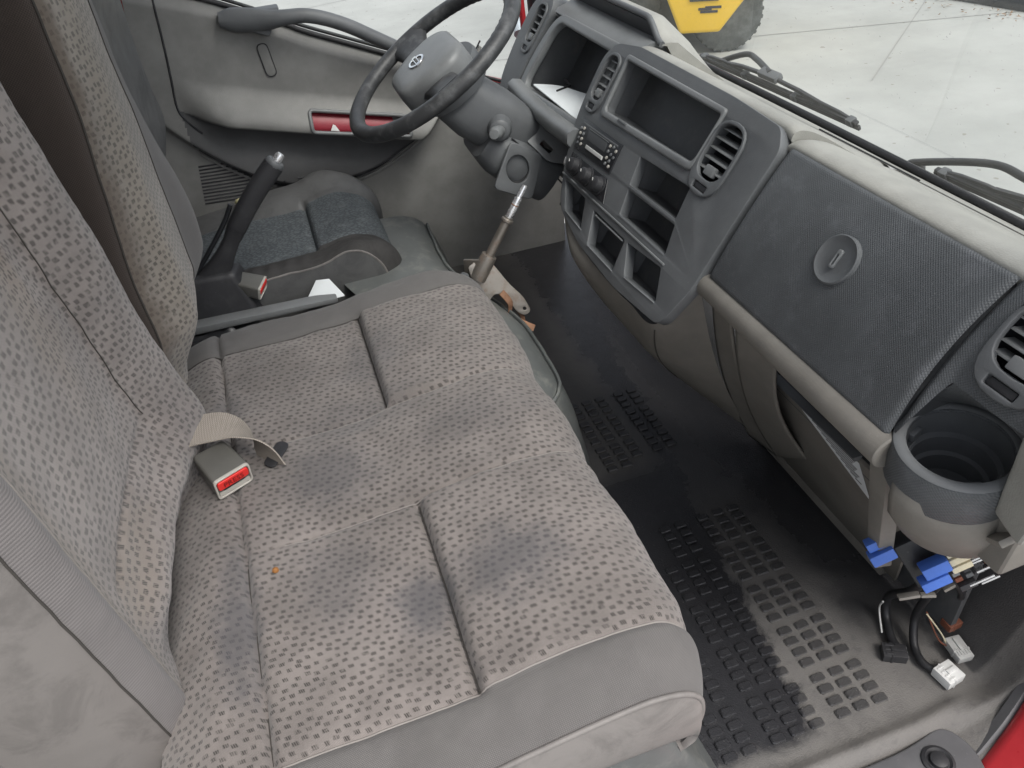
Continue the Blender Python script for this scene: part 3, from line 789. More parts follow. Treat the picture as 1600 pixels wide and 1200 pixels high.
grid('side_panel', lambda i, k: (dedge[int(i)].x, 1.384 - 0.006 * math.sin(math.pi * k), dedge[int(i)].z + (min(dedge[int(i)].z, 0.17) - dedge[int(i)].z) * k), 0, 80, 80, 0, 1, 8, M['vinyl_dark'], ds)
tube('channel_seam', [Vector(dcush(0.264, 1.475 + 0.21 * i / 30)) for i in range(31)], 0.0012, 'seam_dark', dc, 5)
box('seat_base', -0.26, 0.14, 1.40, 1.78, 0.0, 0.20, 'black', ds, 0.01)
def dlean(z): return -0.235 + 0.03 * (z - 0.5) - 0.04 * smst(0.62, 0.45, z)
def d_b(y, dx, z):
    yy = y + (0.085 * gau(z, 0.56, 0.15) * smst(1.45, 1.6, y)) ; return yy, dx + 0.004 * fb(y, z, 9, 8)
dbk = backpart('backrest', [(1.36, -0.12), (1.37, -0.03), (1.40, 0.0), (1.48, 0.012), (1.54, 0.02), (1.60, 0.02), (1.64, 0.0), (1.66, -0.05), (1.66, -0.14)], 0.36, 1.06, 80, 'vinyl_dark', ds, d_b, leanf=dlean)

# ================================================================== DASHBOARD
dash = thing('dashboard', (0.62, 1.0, 0.45), 'dark grey and beige truck dashboard with empty bins running under the windscreen', 'dashboard')
ET = Vector((0.544, 0, 0.839)); EN = Vector((-0.839, 0, 0.544)); DO = Vector((0.60, 0, 0.684))
def DP(y, t, n=0.0): return DO + Vector((0, y, 0)) + ET * t + EN * n
def yt(L): return [(-y, t) for y, t in L]
def dplate(name, outer, holes, n0, n1, mat, parent=dash, bevel=0.002):
    return plate(name, yt(outer), [yt(h) for h in holes], DO, (0, -1, 0), ET, n0, n1, mat, parent, bevel)
def dbox(name, y0, y1, t0, t1, n0, n1, mat, parent=dash, bevel=0.0015):
    p = [DP(y0, t0, n0), DP(y1, t0, n0), DP(y1, t1, n0), DP(y0, t1, n0), DP(y0, t0, n1), DP(y1, t0, n1), DP(y1, t1, n1), DP(y0, t1, n1)]
    return hexa(name, p, mat, parent, bevel)
def bin_box(name, y0, y1, t0, t1, depth, mat, parent, taper=0.0, r=0.0):
    """open box behind an opening: back wall and four sides"""
    o = 0.003
    F = [DP(y0 - o, t0 - o, -0.002), DP(y1 + o, t0 - o, -0.002), DP(y1 + o, t1 + o, -0.002), DP(y0 - o, t1 + o, -0.002)]
    B = [DP(y0 + taper, t0 + taper * .5, -depth), DP(y1 - taper, t0 + taper * .5, -depth), DP(y1 - taper, t1 - taper * .5, -depth), DP(y0 + taper, t1 - taper * .5, -depth)]
    return mesh(name, F + B, [(4, 5, 6, 7), (0, 1, 5, 4), (1, 2, 6, 5), (2, 3, 7, 6), (3, 0, 4, 7)], mat, parent, 20)

def air_vent(y0, y1, t0, t1, nsl, parent, lit=True):
    """obround vent: raised rim, cavity, slats across, tilt tab and small thumb wheel"""
    W = y1 - y0; tb = t0 + 0.024
    rim = dplate('vent_rim', rect(y0, y1, t0, t1, W * 0.5), [rect(y0 + 0.006, y1 - 0.006, tb, t1 - 0.006, W * 0.36), rect(y0 + W * 0.28, y1 - W * 0.28, t0 + 0.007, t0 + 0.0165, 0.002)], -0.004, 0.0035, 'dash', parent, 0.0015)
    bin_box('vent_cavity', y0 + 0.004, y1 - 0.004, tb - 0.002, t1 - 0.004, 0.035, 'gloss', rim)
    dbox('thumb_wheel', y0 + W * 0.30, y1 - W * 0.30, t0 + 0.0075, t0 + 0.016, -0.006, 0.001, 'black', rim, 0.002)
    for i in range(nsl):
        t = tb + (t1 - 0.008 - tb) * (i + 0.8) / (nsl + 0.3)
        c = 0.006 if i < nsl - 1 else 0.012
        p = [DP(y0 + c, t - 0.001, -0.002), DP(y1 - c, t - 0.001, -0.002), DP(y1 - c, t + 0.0012, -0.002), DP(y0 + c, t + 0.0012, -0.002),
             DP(y0 + c, t + 0.0045, -0.016), DP(y1 - c, t + 0.0045, -0.016), DP(y1 - c, t + 0.0065, -0.016), DP(y0 + c, t + 0.0065, -0.016)]
        hexa('slat', p, 'frame', rim, 0.0005, 1)
    tt = tb + (t1 - 0.008 - tb) * 0.8 / (nsl + 0.3)
    dbox('tilt_tab', y0 + W * 0.36, y1 - W * 0.36, tt - 0.006, tt + 0.008, -0.006, 0.003, 'frame', rim, 0.002)
    return rim

# --- centre stack fascia
bin_o = fillet([(0.932, -0.080), (1.224, -0.092), (1.232, -0.006), (0.930, -0.006)], [0.012, 0.012, 0.006, 0.006])
radio_o = [(1.112, -0.170), (1.262, -0.176), (1.282, -0.122), (1.118, -0.118)]
heat_o = [(1.085, -0.214), (1.246, -0.219), (1.260, -0.181), (1.108, -0.176)]
pA = fillet([(0.902, -0.156), (1.048, -0.161), (1.060, -0.117), (0.910, -0.109)], 0.003)
pB = fillet([(0.880, -0.204), (1.032, -0.207), (1.044, -0.168), (0.896, -0.163)], 0.003)
p1 = fillet([(1.114, -0.271), (1.190, -0.268), (1.236, -0.228), (1.146, -0.228)], 0.003)
p2 = fillet([(0.972, -0.280), (1.072, -0.281), (1.104, -0.232), (0.984, -0.231)], 0.003)
p3 = fillet([(0.842, -0.264), (0.938, -0.272), (0.974, -0.231), (0.872, -0.222)], 0.003)
RV = (0.852, 0.928, -0.112, -0.004); LV = (1.248, 1.304, -0.112, -0.004)
vh = lambda V: rect(V[0] + 0.003, V[1] - 0.003, V[2] + 0.003, V[3] - 0.003, (V[1] - V[0]) * 0.45)
outer = fillet([(0.7915, -0.215), (0.810, -0.286), (0.95, -0.298), (1.10, -0.293), (1.215, -0.272), (1.275, -0.20), (1.312, -0.12), (1.322, -0.02), (1.30, 0.010), (1.22, 0.022), (0.93, 0.022), (0.812, 0.016), (0.7915, -0.008)],
               [0.01, 0.02, 0.02, 0.03, 0.03, 0.04, 0.03, 0.03, 0.02, 0.01, 0.02, 0.012, 0.01])
stack = dplate('centre_panel', outer, [bin_o, pA, pB, p1, p2, p3, vh(RV), vh(LV)], -0.006, 0.012, 'dash', dash, 0.0012)
# raised lip round the upper bin
lip = dplate('bin_lip', fillet([(0.926, -0.092), (1.232, -0.104), (1.240, 0.004), (0.924, 0.004)], [0.014, 0.014, 0.008, 0.008]), [bin_o], 0.006, 0.0165, 'frame', stack, 0.003)
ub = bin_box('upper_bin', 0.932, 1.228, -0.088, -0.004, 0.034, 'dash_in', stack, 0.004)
dbox('lip_notch', 1.135, 1.165, -0.0935, -0.0895, 0.012, 0.0185, 'dash', stack, 0.0015)
air_v1 = air_vent(RV[0], RV[1], RV[2], RV[3], 5, stack)
air_v2 = air_vent(LV[0], LV[1], LV[2], LV[3], 5, stack)
for o in (air_v1, air_v2):
    for q in [o] + list(o.children):
        q.location = EN * 0.012
for q in list(air_v1.children) + list(air_v2.children): q.location = (0, 0, 0)
for nm, (a, b, c, d), dep in (('pocket', (0.900, 1.056, -0.160, -0.112), 0.042), ('pocket', (0.880, 1.042, -0.207, -0.164), 0.042), ('pocket', (1.108, 1.236, -0.272, -0.227), 0.028), ('pocket', (0.972, 1.104, -0.282, -0.230), 0.028), ('pocket', (0.842, 0.974, -0.273, -0.222), 0.028)):
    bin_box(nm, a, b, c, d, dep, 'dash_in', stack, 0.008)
# dark surround of radio, heater and pockets, standing slightly back of the skin; bright divider line under it
def qline(name, a, b, wdt, n0, n1, mat, parent):
    t = Vector((b[0] - a[0], b[1] - a[1], 0)).normalized(); p = Vector((-t.y, t.x, 0)) * wdt / 2
    q = [(a[0] - p.x, a[1] - p.y), (b[0] - p.x, b[1] - p.y), (b[0] + p.x, b[1] + p.y), (a[0] + p.x, a[1] + p.y)]
    return dplate(name, q, [], n0, n1, mat, parent, 0.0006)
qline('divider', (1.256, -0.2225), (0.868, -0.2155), 0.0028, 0.010, 0.0145, 'frame', stack)
qline('pocket_lip', (1.186, -0.2695), (1.108, -0.2725), 0.0016, 0.010, 0.0135, 'frame', stack)
qline('pocket_lip', (1.070, -0.2825), (0.972, -0.2815), 0.0016, 0.010, 0.0135, 'frame', stack)
qline('pocket_lip', (0.936, -0.2735), (0.843, -0.266), 0.0016, 0.010, 0.0135, 'frame', stack)
qline('pocket_lip', (1.094, -0.2365), (0.990, -0.2345), 0.0024, 0.004, 0.0125, 'frame', stack)
qline('pocket_lip', (1.046, -0.1645), (0.900, -0.1595), 0.003, 0.004, 0.0125, 'dash', stack)
qline('pocket_lip', (1.034, -0.2095), (0.882, -0.2065), 0.003, 0.004, 0.0125, 'dash', stack)
# radio
rad = dplate('radio', [(1.1135, -0.1685), (1.2605, -0.1745), (1.2800, -0.1235), (1.1195, -0.1195)], [], -0.004, 0.0145, 'gloss', stack, 0.001)
RYT = lambda u, v: (1.2605 + (1.1135 - 1.2605) * u + (0.0195 + (0.006 - 0.0195) * u) * v, -0.1745 + 0.006 * u + (0.051 + (0.049 - 0.051) * u) * v)
def rq(name, u0, u1, v0, v1, n0, n1, mat, parent, bev=0.0006): return dplate(name, [RYT(u1, v0), RYT(u0, v0), RYT(u0, v1), RYT(u1, v1)], [], n0, n1, mat, parent, bev)
rq('slot', 0.06, 0.94, 0.84, 0.90, 0.0135, 0.0155, 'dash', rad)
rq('display', 0.24, 0.72, 0.46, 0.78, 0.0135, 0.0152, 'dash_in', rad)
rq('display_edge', 0.24, 0.74, 0.80, 0.82, 0.0135, 0.0160, 'frame', rad)
rq('preset_bar', 0.30, 0.74, 0.20, 0.32, 0.0135, 0.0170, 'white2', rad)
random.seed(3)
for (uu, vv) in ((.05, .68), (.12, .72), (.06, .52), (.14, .55), (.05, .36), (.13, .38), (.06, .2), (.15, .22), (.80, .74), (.88, .78), (.95, .7), (.80, .56), (.88, .52), (.95, .48), (.82, .36), (.90, .32), (.84, .18), (.93, .16)):
    c = RYT(uu, vv)
    lathe('button', [(0.0030, 0), (0.0030, 0.0018), (0.0022, 0.0026), (0.0001, 0.0026)], DP(c[0], c[1], 0.0142), EN, random.choice(['frame', 'dash', 'buckle_edge']), rad, 8)
# heater knobs
htr = dplate('heater_panel', [(1.087, -0.2125), (1.245, -0.2175), (1.2585, -0.1825), (1.1095, -0.1775)], [], -0.004, 0.0135, 'gloss', stack, 0.001)
for (ky, kt) in ((1.222, -0.198), (1.170, -0.197), (1.122, -0.1945)):
    kb = lathe('knob', [(0.0165, 0), (0.0165, 0.002), (0.0135, 0.0028), (0.0125, 0.014), (0.0105, 0.0155), (0.0001, 0.0155)], DP(ky, kt, 0.0135), EN, 'black', htr, 18)
    tube('knob_mark', [DP(ky + 0.003, kt + 0.003, 0.0295), DP(ky + 0.006, kt + 0.007, 0.0295)], 0.0007, 'white2', kb, 5)
lathe('power_socket', [(0.011, 0), (0.011, 0.006), (0.008, 0.007), (0.008, 0.001), (0.0001, 0.001)], DP(1.285, -0.205, -0.004), Vector((-0.6, 0.6, 0.2)), 'steel_clean', stack, 16)

# --- glove lid: gently bowed, with round lock
def glove_pt(u, v):
    y = 0.7875 - u * 0.3505; t = -0.188 + v * 0.190
    bow = 0.010 * (1 - (2 * v - 1) ** 2)
    edge_ = 0.004 * (smst(0.0, 0.015, u) * smst(1.0, 0.985, u) * smst(0, 0.02, v) * smst(1, 0.98, v) - 1)
    y -= 0.006 * math.sin(math.pi * v)* (1 - u) + -0.004 * math.sin(math.pi * v) * u
    return DP(y, t, 0.004 + bow + edge_)
us = [0, 0.004, 0.009, 0.015] + [0.03 + 0.94 * i / 40 for i in range(41)] + [0.985, 0.991, 0.996, 1]
gl = grid('glove_box_lid', glove_pt, 0, 1, 40, 0, 1, 60, 'dash_dot', dash, us=us, smooth=50)
gc = Vector(glove_pt(0.500, 0.595))
lk = lathe('lock_recess', [(0.0290, -0.002), (0.0288, 0.0040), (0.0272, 0.0050), (0.0262, 0.0044), (0.0225, 0.0022), (0.015, 0.0012), (0.0001, 0.0010)], gc, EN, 'dash', gl, 32)
dplate('lock_key_slot', [(0, 0)] and rect(gc.y - 0.0035, gc.y + 0.0035, (gc - DO).dot(ET) - 0.011, (gc - DO).dot(ET) + 0.012, 0.0034), [rect(gc.y - 0.0012, gc.y + 0.0012, (gc - DO).dot(ET) - 0.007, (gc - DO).dot(ET) + 0.006, 0.001)], (gc - DO).dot(EN) + 0.0009, (gc - DO).dot(EN) + 0.0052, 'frame', lk, 0.001)
# gap behind the lid
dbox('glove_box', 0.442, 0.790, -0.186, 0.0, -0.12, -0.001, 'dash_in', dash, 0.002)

# --- near end of the dash: dark panel with vent, running down to the cup holder
def endpan(u, v):
    y = 0.4345 - u * 0.105; tb = -0.106 - 0.074 * smst(0.16, 0.0, u); t = tb + v * (0.002 - tb)
    y += 0.004 * math.sin(math.pi * v)
    bow = 0.005 * (1 - (2 * v - 1) ** 2) + 0.004 * math.sin(math.pi * u)
    bow -= 0.004 * gau(u, 0, 0.03)
    return DP(y, t, 0.004 + bow)
def endpan_sheet():
    nu, nv = 60, 90; v = [Vector(endpan(i / nu, j / nv)) for i in range(nu + 1) for j in range(nv + 1)]; f = []
    for i in range(nu):
        for j in range(nv):
            c = (v[i * (nv + 1) + j] + v[(i + 1) * (nv + 1) + j + 1]) / 2; t = (c - DO).dot(ET)
            if 0.343 < c.y < 0.409 and -0.071 < t < -0.008 and (abs(c.y - 0.376) < 0.024 or -0.062 < t < -0.022): continue
            f.append((i * (nv + 1) + j, (i + 1) * (nv + 1) + j, (i + 1) * (nv + 1) + j + 1, i * (nv + 1) + j + 1))
    return mesh('end_panel', v, f, 'dash_dot', dash, 60)
ep = endpan_sheet()
ev = air_vent(0.338, 0.414, -0.096, 0.0, 5, ep)
for q in [ev]: q.location = EN * 0.0125
# --- beige pad along the top
def pad(name, y0, y1, sec, mat, ny=60, end=0.012):
    rings = []
    for i in range(ny + 1):
        y = y0 + (y1 - y0) * i / ny
        k = 1 - 0.0
        d = min((y - y0), (y1 - y)) 
        drop = 0.004 * (1 - smst(0, end, d))
        rings.append([Vector((p[0], y, p[1] - drop)) for p in sec])
    return loft(name, rings, mat, dash, closed=True, caps=True, smooth=50)
sec_g = [(p.x, p.z) for p in spline([(0.606, 0, 0.672), (0.600, 0, 0.684), (0.605, 0, 0.691), (0.622, 0, 0.692), (0.655, 0, 0.681), (0.70, 0, 0.656), (0.735, 0, 0.637), (0.775, 0, 0.619)], 5)] + [(0.775, 0.595), (0.66, 0.62)]
pg = pad('dash_pad', 0.22, 0.797, sec_g, 'beige')
sec_s = [(p.x, p.z) for p in spline([(0.612, 0, 0.684), (0.606, 0, 0.694), (0.611, 0, 0.703), (0.628, 0, 0.702), (0.660, 0, 0.686), (0.70, 0, 0.660), (0.735, 0, 0.639), (0.775, 0, 0.619)], 5)] + [(0.775, 0.595), (0.66, 0.62)]
ps = pad('dash_pad', 0.7985, 1.245, sec_s, 'beige')
tube('defrost_slot', [(0.768, 0.74 + 0.21 * i / 10, 0.6240) for i in range(11)], 0.0013, 'black', pg, 5)
grid('cowl_strip', lambda u, v: (0.765 + 0.030 * u, 0.22 + 1.62 * v, 0.6245 - 0.013 * u), 0, 1, 3, 0, 1, 10, 'beige', dash)

# --- instrument binnacle: bezel, empty housing, visor
clo = fillet([(1.300, -0.135), (1.605, -0.150), (1.585, -0.030), (1.565, -0.008), (1.308, -0.008)], [0.01, 0.03, 0.04, 0.015, 0.008])
bez = dplate('cluster_bezel', fillet([(1.276, -0.165), (1.625, -0.172), (1.628, -0.09), (1.603, -0.015), (1.575, 0.010), (1.290, 0.012)], [0.01, 0.03, 0.05, 0.04, 0.02, 0.01]), [clo], -0.012, 0.004, 'frame', dash, 0.004)
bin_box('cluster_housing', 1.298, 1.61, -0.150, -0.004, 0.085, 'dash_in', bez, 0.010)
# thick lip at the bottom of the opening
lipr = []
for i in range(25):
    y = 1.275 + 0.345 * i / 24; dz = -0.006 * math.sin(math.pi * i / 24)
    lipr.append([DP(y, -0.150 + dz + a, b) for a, b in ((0.004, -0.02), (0.006, 0.008), (0.000, 0.024), (-0.012, 0.030), (-0.026, 0.022), (-0.034, 0.0), (-0.030, -0.02))])
loft('cluster_lip', lipr, 'frame', bez, smooth=60)
# white sheet added as the bright reflection on the clear instrument lens
def sheet(u, v): 
    y = 1.31 + 0.245 * u; 
    return DP(y, -0.1415 + 0.004 * v + 0.010 * v * v, -0.006 - 0.085 * v)
v_ = []; 
sh = plate('lens_reflection', [(-a, b) for a, b in fillet([(1.306, 0.004), (1.575, 0.004), (1.53, 0.050), (1.47, 0.066), (1.41, 0.088), (1.365, 0.110), (1.335, 0.118), (1.306, 0.105)], [0.004, 0.01, 0.03, 0.03, 0.02, 0.02, 0.01, 0.004])], [], DP(0, -0.141, 0), (0, -1, 0), -EN * 0.80 + ET * 0.55, -0.001, 0.0015, 'paper', bez, 0.0005)
tube('wire_clip', [DP(1.545, -0.098, -0.050), DP(1.508, -0.102, -0.050), DP(1.496, -0.122, -0.022)], 0.0022, 'tape', bez, 6)
sm_ = lathe('lens_smudge', [(0.022, 0), (0.022, 0.0012), (0.0001, 0.0012)], DP(1.535, -0.1355, -0.040), ET * 0.9 + EN * 0.2, 'glasslens', bez, 18)
# ledge over the cluster and visor behind it
led = []
for i in range(21):
    y = 1.240 + 0.375 * i / 20
    led.append([Vector((x_, y, z_)) for x_, z_ in ((0.600, 0.690), (0.607, 0.697), (0.636, 0.706), (0.664, 0.704), (0.664, 0.66), (0.62, 0.66))])
loft('binnacle_ledge', led, 'frame', dash, smooth=50)
# visor: arched wall, dark inside, beige outside
def arch(y):
    a, b = 1.228, 1.640
    k = smst(a, a + 0.055, y) * smst(b + 0.05, b - 0.01, y)
    return 0.034 * k
vis = []
N = 40
for i in range(N + 1):
    y = 1.226 + 0.40 * i / N; h = arch(y); 
    x0 = 0.654
    vis.append([Vector((x0, y, 0.700)), Vector((x0 - 0.010, y, 0.702 + h * 0.9)), Vector((x0 - 0.006, y, 0.7045 + h)), Vector((x0 + 0.006, y, 0.7045 + h)), Vector((x0 + 0.020, y, 0.702 + h * 0.93)), Vector((x0 + 0.07, y, 0.66 + h * 0.75)), Vector((0.775, y, 0.618 + h * 0.1)), Vector((0.775, y, 0.60)), Vector((0.70, y, 0.62))])
vs_ = loft('visor', vis, 'beige', dash, smooth=40)
vin = []
for i in range(N + 1):
    y = 1.232 + 0.388 * i / N; h = arch(y) - 0.003
    vin.append([Vector((0.6525, y, 0.703)), Vector((0.6415, y, 0.7035 + h * 0.92)), Vector((0.6435, y, 0.7035 + h * 0.92)), Vector((0.6545, y, 0.703))])
loft('visor_lining', vin, 'dash_in', vs_, smooth=40)
rimp = [Vector((0.6445, 1.226 + 0.40 * i / N, 0.7035 + arch(1.226 + 0.40 * i / N))) for i in range(N + 1)]
tube('visor_edge', rimp, 0.0055, 'dash', vs_, 8)
# far end of the dash with its vent
fe = dplate('end_housing', fillet([(1.632, -0.215), (1.72, -0.19), (1.742, -0.09), (1.735, 0.0), (1.70, 0.035), (1.65, 0.035), (1.625, 0.005), (1.632, -0.10)], [0.02, 0.05, 0.05, 0.04, 0.03, 0.02, 0.02, 0.02]), [rect(1.645, 1.691, -0.072, 0.007, 0.018)], -0.05, 0.006, 'dash', dash, 0.002)
dplate('end_cheek', fillet([(1.60, -0.27), (1.655, -0.255), (1.712, -0.18), (1.70, -0.10), (1.648, -0.06), (1.636, -0.16)], 0.02), [], -0.09, 0.0, 'black', fe, 0.006)
v3 = air_vent(1.640, 1.696, -0.098, 0.012, 5, fe)
v3.location = EN * 0.006
box('far_pad', 0.64, 0.775, 1.625, 1.76, 0.59, 0.690, 'beige', dash, 0.02, 3)

# --- beige grab roll below the glove lid
rollp = [(0.499 + 0.0, y, 0.511) for y in [0.795 - 0.36 * i / 40 for i in range(41)]]
def rr_(k): return 0.0168 + 0.0030 * k
gr = tube('grab_roll', rollp, 0.022, 'beige_low', dash, 20, rfun=rr_)
lathe('roll_end', [(0.0197, 0), (0.0199, 0.004), (0.018, 0.006), (0.014, 0.0062), (0.0001, 0.003)], (0.499, 0.435, 0.511), (0, -1, 0), 'beige_low', gr, 20)
# --- centre console skirt sweeping from the stack down to the toe board
TP = [DP(1.222, -0.268, 0.006), DP(1.10, -0.294, 0.006), DP(0.98, -0.300, 0.006), DP(0.90, -0.297, 0.006), DP(0.822, -0.288, 0.006), DP(0.792, -0.200, 0.006)]
BP = [Vector((0.452, 1.222, 0.452)), Vector((0.453, 1.150, 0.388)), Vector((0.4745, 1.100, 0.329)), Vector((0.518, 1.030, 0.261)), Vector((0.573, 0.980, 0.190)), Vector((0.675, 0.890, 0.100))]
T2 = spline(TP, 10); B2 = spline(BP, 10)
def skirt(u, v):
    i = min(len(T2) - 1, int(round(u))); p = T2[i].lerp(B2[i], v); 
    return p + Vector((-0.020, -0.004, 0.004)) * math.sin(math.pi * v) * smst(0, 12, u)
sk = grid('console_skirt', skirt, 0, len(T2) - 1, len(T2) - 1, 0, 1, 16, 'beige_low', dash, smooth=60)
tube('skirt_seam', [Vector(skirt(40, v / 12)) + Vector((-0.001, 0, 0)) for v in range(1, 13)], 0.001, 'seam_dark', sk, 5)
# far flank of the skirt, so that the console has a body
def flank(u, v):
    i = min(len(B2) - 1, int(round(u))); p = B2[i]
    return p.lerp(Vector((max(p.x + 0.10, 0.70), p.y - 0.02, p.z + 0.01)), v)
grid('skirt_flank', flank, 0, len(B2) - 1, len(B2) - 1, 0, 1, 6, 'dash_in', sk, smooth=60)
# --- knee panels under the roll
def knee(y_top, y_bot, top, bot, bulge):
    def f(u, v):
        a = Vector(top[0]).lerp(Vector(top[1]), u); b = Vector(bot[0]).lerp(Vector(bot[1]), u); p = a.lerp(b, v)
        return p + Vector((-bulge, 0, bulge * 0.3)) * math.sin(math.pi * v)
    return f
k1 = grid('knee_panel', knee(0, 0, ((0.515, 0.800, 0.490), (0.520, 0.760, 0.480)), ((0.690, 0.905, 0.070), (0.722, 0.860, 0.045)), 0.020), 0, 1, 8, 0, 1, 24, 'beige_low', dash, smooth=60)
k2 = grid('knee_panel', knee(0, 0, ((0.524, 0.752, 0.478), (0.560, 0.700, 0.440)), ((0.718, 0.855, 0.050), (0.690, 0.745, 0.150)), 0.026), 0, 1, 14, 0, 1, 24, 'beige_low', dash, smooth=60)
for kk in (k1, k2):
    sm = kk.modifiers.new('thickness', 'SOLIDIFY'); sm.thickness = 0.004
# lower glove tray: sloping panel with an open dark mouth, hanging label
tray = [(0.600, 0.770, 0.345), (0.600, 0.452, 0.345), (0.742, 0.560, 0.020), (0.742, 0.925, 0.020)]
lg = mesh('lower_tray_panel', [Vector(p) for p in tray] + [Vector(p) + Vector((0.006, 0, 0.002)) for p in tray], BF, 'beige_low', dash, bevel=0.002)
strip = mesh('tray_bottom_strip', [Vector((0.738, 0.958, 0.006)), Vector((0.738, 0.585, 0.006)), Vector((0.742, 0.585, 0.030)), Vector((0.742, 0.958, 0.030)), Vector((0.752, 0.958, 0.006)), Vector((0.752, 0.585, 0.006)), Vector((0.754, 0.585, 0.030)), Vector((0.754, 0.958, 0.030))], BF, 'beige_low', lg, bevel=0.002)
box('tray_mouth', 0.612, 0.74, 0.47, 0.775, 0.315, 0.325, 'dash_in', lg, 0.002)
box('tray_roof', 0.56, 0.75, 0.45, 0.79, 0.455, 0.465, 'beige_low', lg, 0.002)
box('tray_back', 0.742, 0.752, 0.45, 0.80, 0.03, 0.46, 'dash_in', lg, 0.002)
hexa('tray_lip', [(0.596, 0.772, 0.343), (0.596, 0.560, 0.343), (0.606, 0.560, 0.343), (0.606, 0.772, 0.343), (0.590, 0.772, 0.352), (0.590, 0.560, 0.352), (0.606, 0.560, 0.352), (0.606, 0.772, 0.352)], 'dash', lg, 0.002)
hexa('latch_tab', [(0.575, 0.760, 0.352), (0.575, 0.742, 0.352), (0.600, 0.742, 0.350), (0.600, 0.760, 0.350), (0.573, 0.760, 0.362), (0.573, 0.742, 0.362), (0.600, 0.742, 0.360), (0.600, 0.760, 0.360)], 'dash', lg, 0.002)
# warning label on the panel, printed lines
PA = Vector(tray[1]) - Vector(tray[0]); PA.normalize(); PB = Vector(tray[0]) - Vector((0.742, 0.770, 0.020)); PB.normalize(); PN = PA.cross(PB)
LO = Vector((0.600, 0.690, 0.345)); 
lab = plate('label', [(-0.004, -0.004), (0.132, -0.098), (0.132, -0.004)], [], LO, PA, PB, 0.0008, 0.0014, 'paper', lg)
if PN.x > 0: print('label normal faces forward')
for i in range(12):
    b0 = -0.012 - i * 0.0062; a0 = 0.030 + (i * 0.0062) * 1.42
    if a0 < 0.112: plate('print_line', [(a0, b0 - 0.0012), (0.122 - 0.004 * (i % 3), b0 - 0.0012), (0.122 - 0.004 * (i % 3), b0 + 0.0012), (a0, b0 + 0.0012)], [], LO, PA, PB, 0.0014, 0.0017, 'ink', lab)

# --- cup holder: flat topped ring on a beige bracket
CC = Vector((0.545, 0.395, 0.535)); CA = Vector((-0.10, -0.06, 1)).normalized()
cup = lathe('cup_holder', [(0.0465, -0.030), (0.0465, -0.002), (0.0475, 0.0005), (0.0525, 0.0015), (0.0590, -0.001), (0.0608, -0.006), (0.0612, -0.046), (0.0590, -0.049), (0.0465, -0.049)], CC, CA, 'dash_dot', dash, 48, caps=False)
lathe('cup_well', [(0.0462, -0.002), (0.0452, -0.028), (0.0452, -0.030), (0.0395, -0.032), (0.0385, -0.052), (0.034, -0.054), (0.033, -0.075), (0.0001, -0.076)], CC, CA, 'dash', cup, 40, caps=False)
for a_ in (1.9, 4.3):
    d = Vector((math.cos(a_), math.sin(a_), 0)); 
    obox('grip_tab', CC + d * 0.043 + CA * -0.016, d, CA, (0.006, 0.010, 0.016), 'dash', cup, 0.0015)
tube('well_rib', [CC + CA * -0.031 + Vector((math.cos(q), math.sin(q), 0)) * 0.0425 for q in [2 * math.pi * i / 32 for i in range(33)]], 0.0016, 'frame', cup, 6)
tube('rim_top', [CC + CA * 0.0005 + (Vector((1, 0, 0.10)).normalized() * math.cos(q) + Vector((0, 1, 0.06)).normalized() * math.sin(q)) * 0.0535 for q in [2 * math.pi * i / 48 for i in range(49)]], 0.0058, 'frame', cup, 8, flat_=0.35)
def ret(u, v):
    q = math.radians(108 - 150 * u); a = endpan(u, 0.0)
    b = CC + CA * 0.0005 + Vector((math.cos(q) * 0.0575, math.sin(q) * 0.0575, -0.1 * 0 * u))
    b.z = CC.z + 0.10 * (b.x - CC.x) + 0.06 * (b.y - CC.y)
    p = a.lerp(b, v); return p + EN * 0.006 * math.sin(math.pi * v)
grid('panel_return', ret, 0, 1, 24, 0, 1, 8, 'dash_dot', ep, smooth=60)
# bracket: half round beige apron, wider than the ring, running into the end cap
ap = []
for (zz, rr0, sx) in ((-0.040, 0.058, 0.0), (-0.062, 0.062, 0.004), (-0.090, 0.063, 0.010), (-0.125, 0.056, 0.022), (-0.128, 0.050, 0.024)):
    ring = []
    for i in range(25):
        q = math.radians(170 + 190 * i / 24)
        ring.append(CC + CA * zz + Vector((math.cos(q) * rr0 + sx, math.sin(q) * rr0 * 0.95, 0)))
    ap.append(ring)
apr = loft('apron', ap, 'beige_low', dash, closed=False, smooth=60)
so = apr.modifiers.new('thickness', 'SOLIDIFY'); so.thickness = 0.004; so.offset = 1
hexa('end_cap', [(0.535, 0.300, 0.492), (0.69, 0.300, 0.500), (0.69, 0.338, 0.510), (0.541, 0.338, 0.500), (0.512, 0.270, 0.655), (0.66, 0.270, 0.68), (0.66, 0.326, 0.68), (0.516, 0.327, 0.655)], 'beige', dash, 0.006, 3)
hexa('apron_wing', [(0.560, 0.318, 0.415), (0.76, 0.318, 0.430), (0.76, 0.36, 0.430), (0.560, 0.36, 0.415), (0.555, 0.312, 0.490), (0.76, 0.312, 0.496), (0.76, 0.36, 0.496), (0.555, 0.36, 0.490)], 'beige_low', dash, 0.006, 3)
# clip socket in the apron
cs = obox('clip_socket', (0.553, 0.326, 0.470), (0.90, -0.12, 0.42), (0.2, -0.6, 0.75), (0.020, 0.034, 0.008), 'beige_low', dash, 0.002)
obox('clip_hole', (0.552, 0.3205, 0.4745), (0.90, -0.12, 0.42), (0.2, -0.6, 0.75), (0.008, 0.018, 0.006), 'black', cs, 0.001)
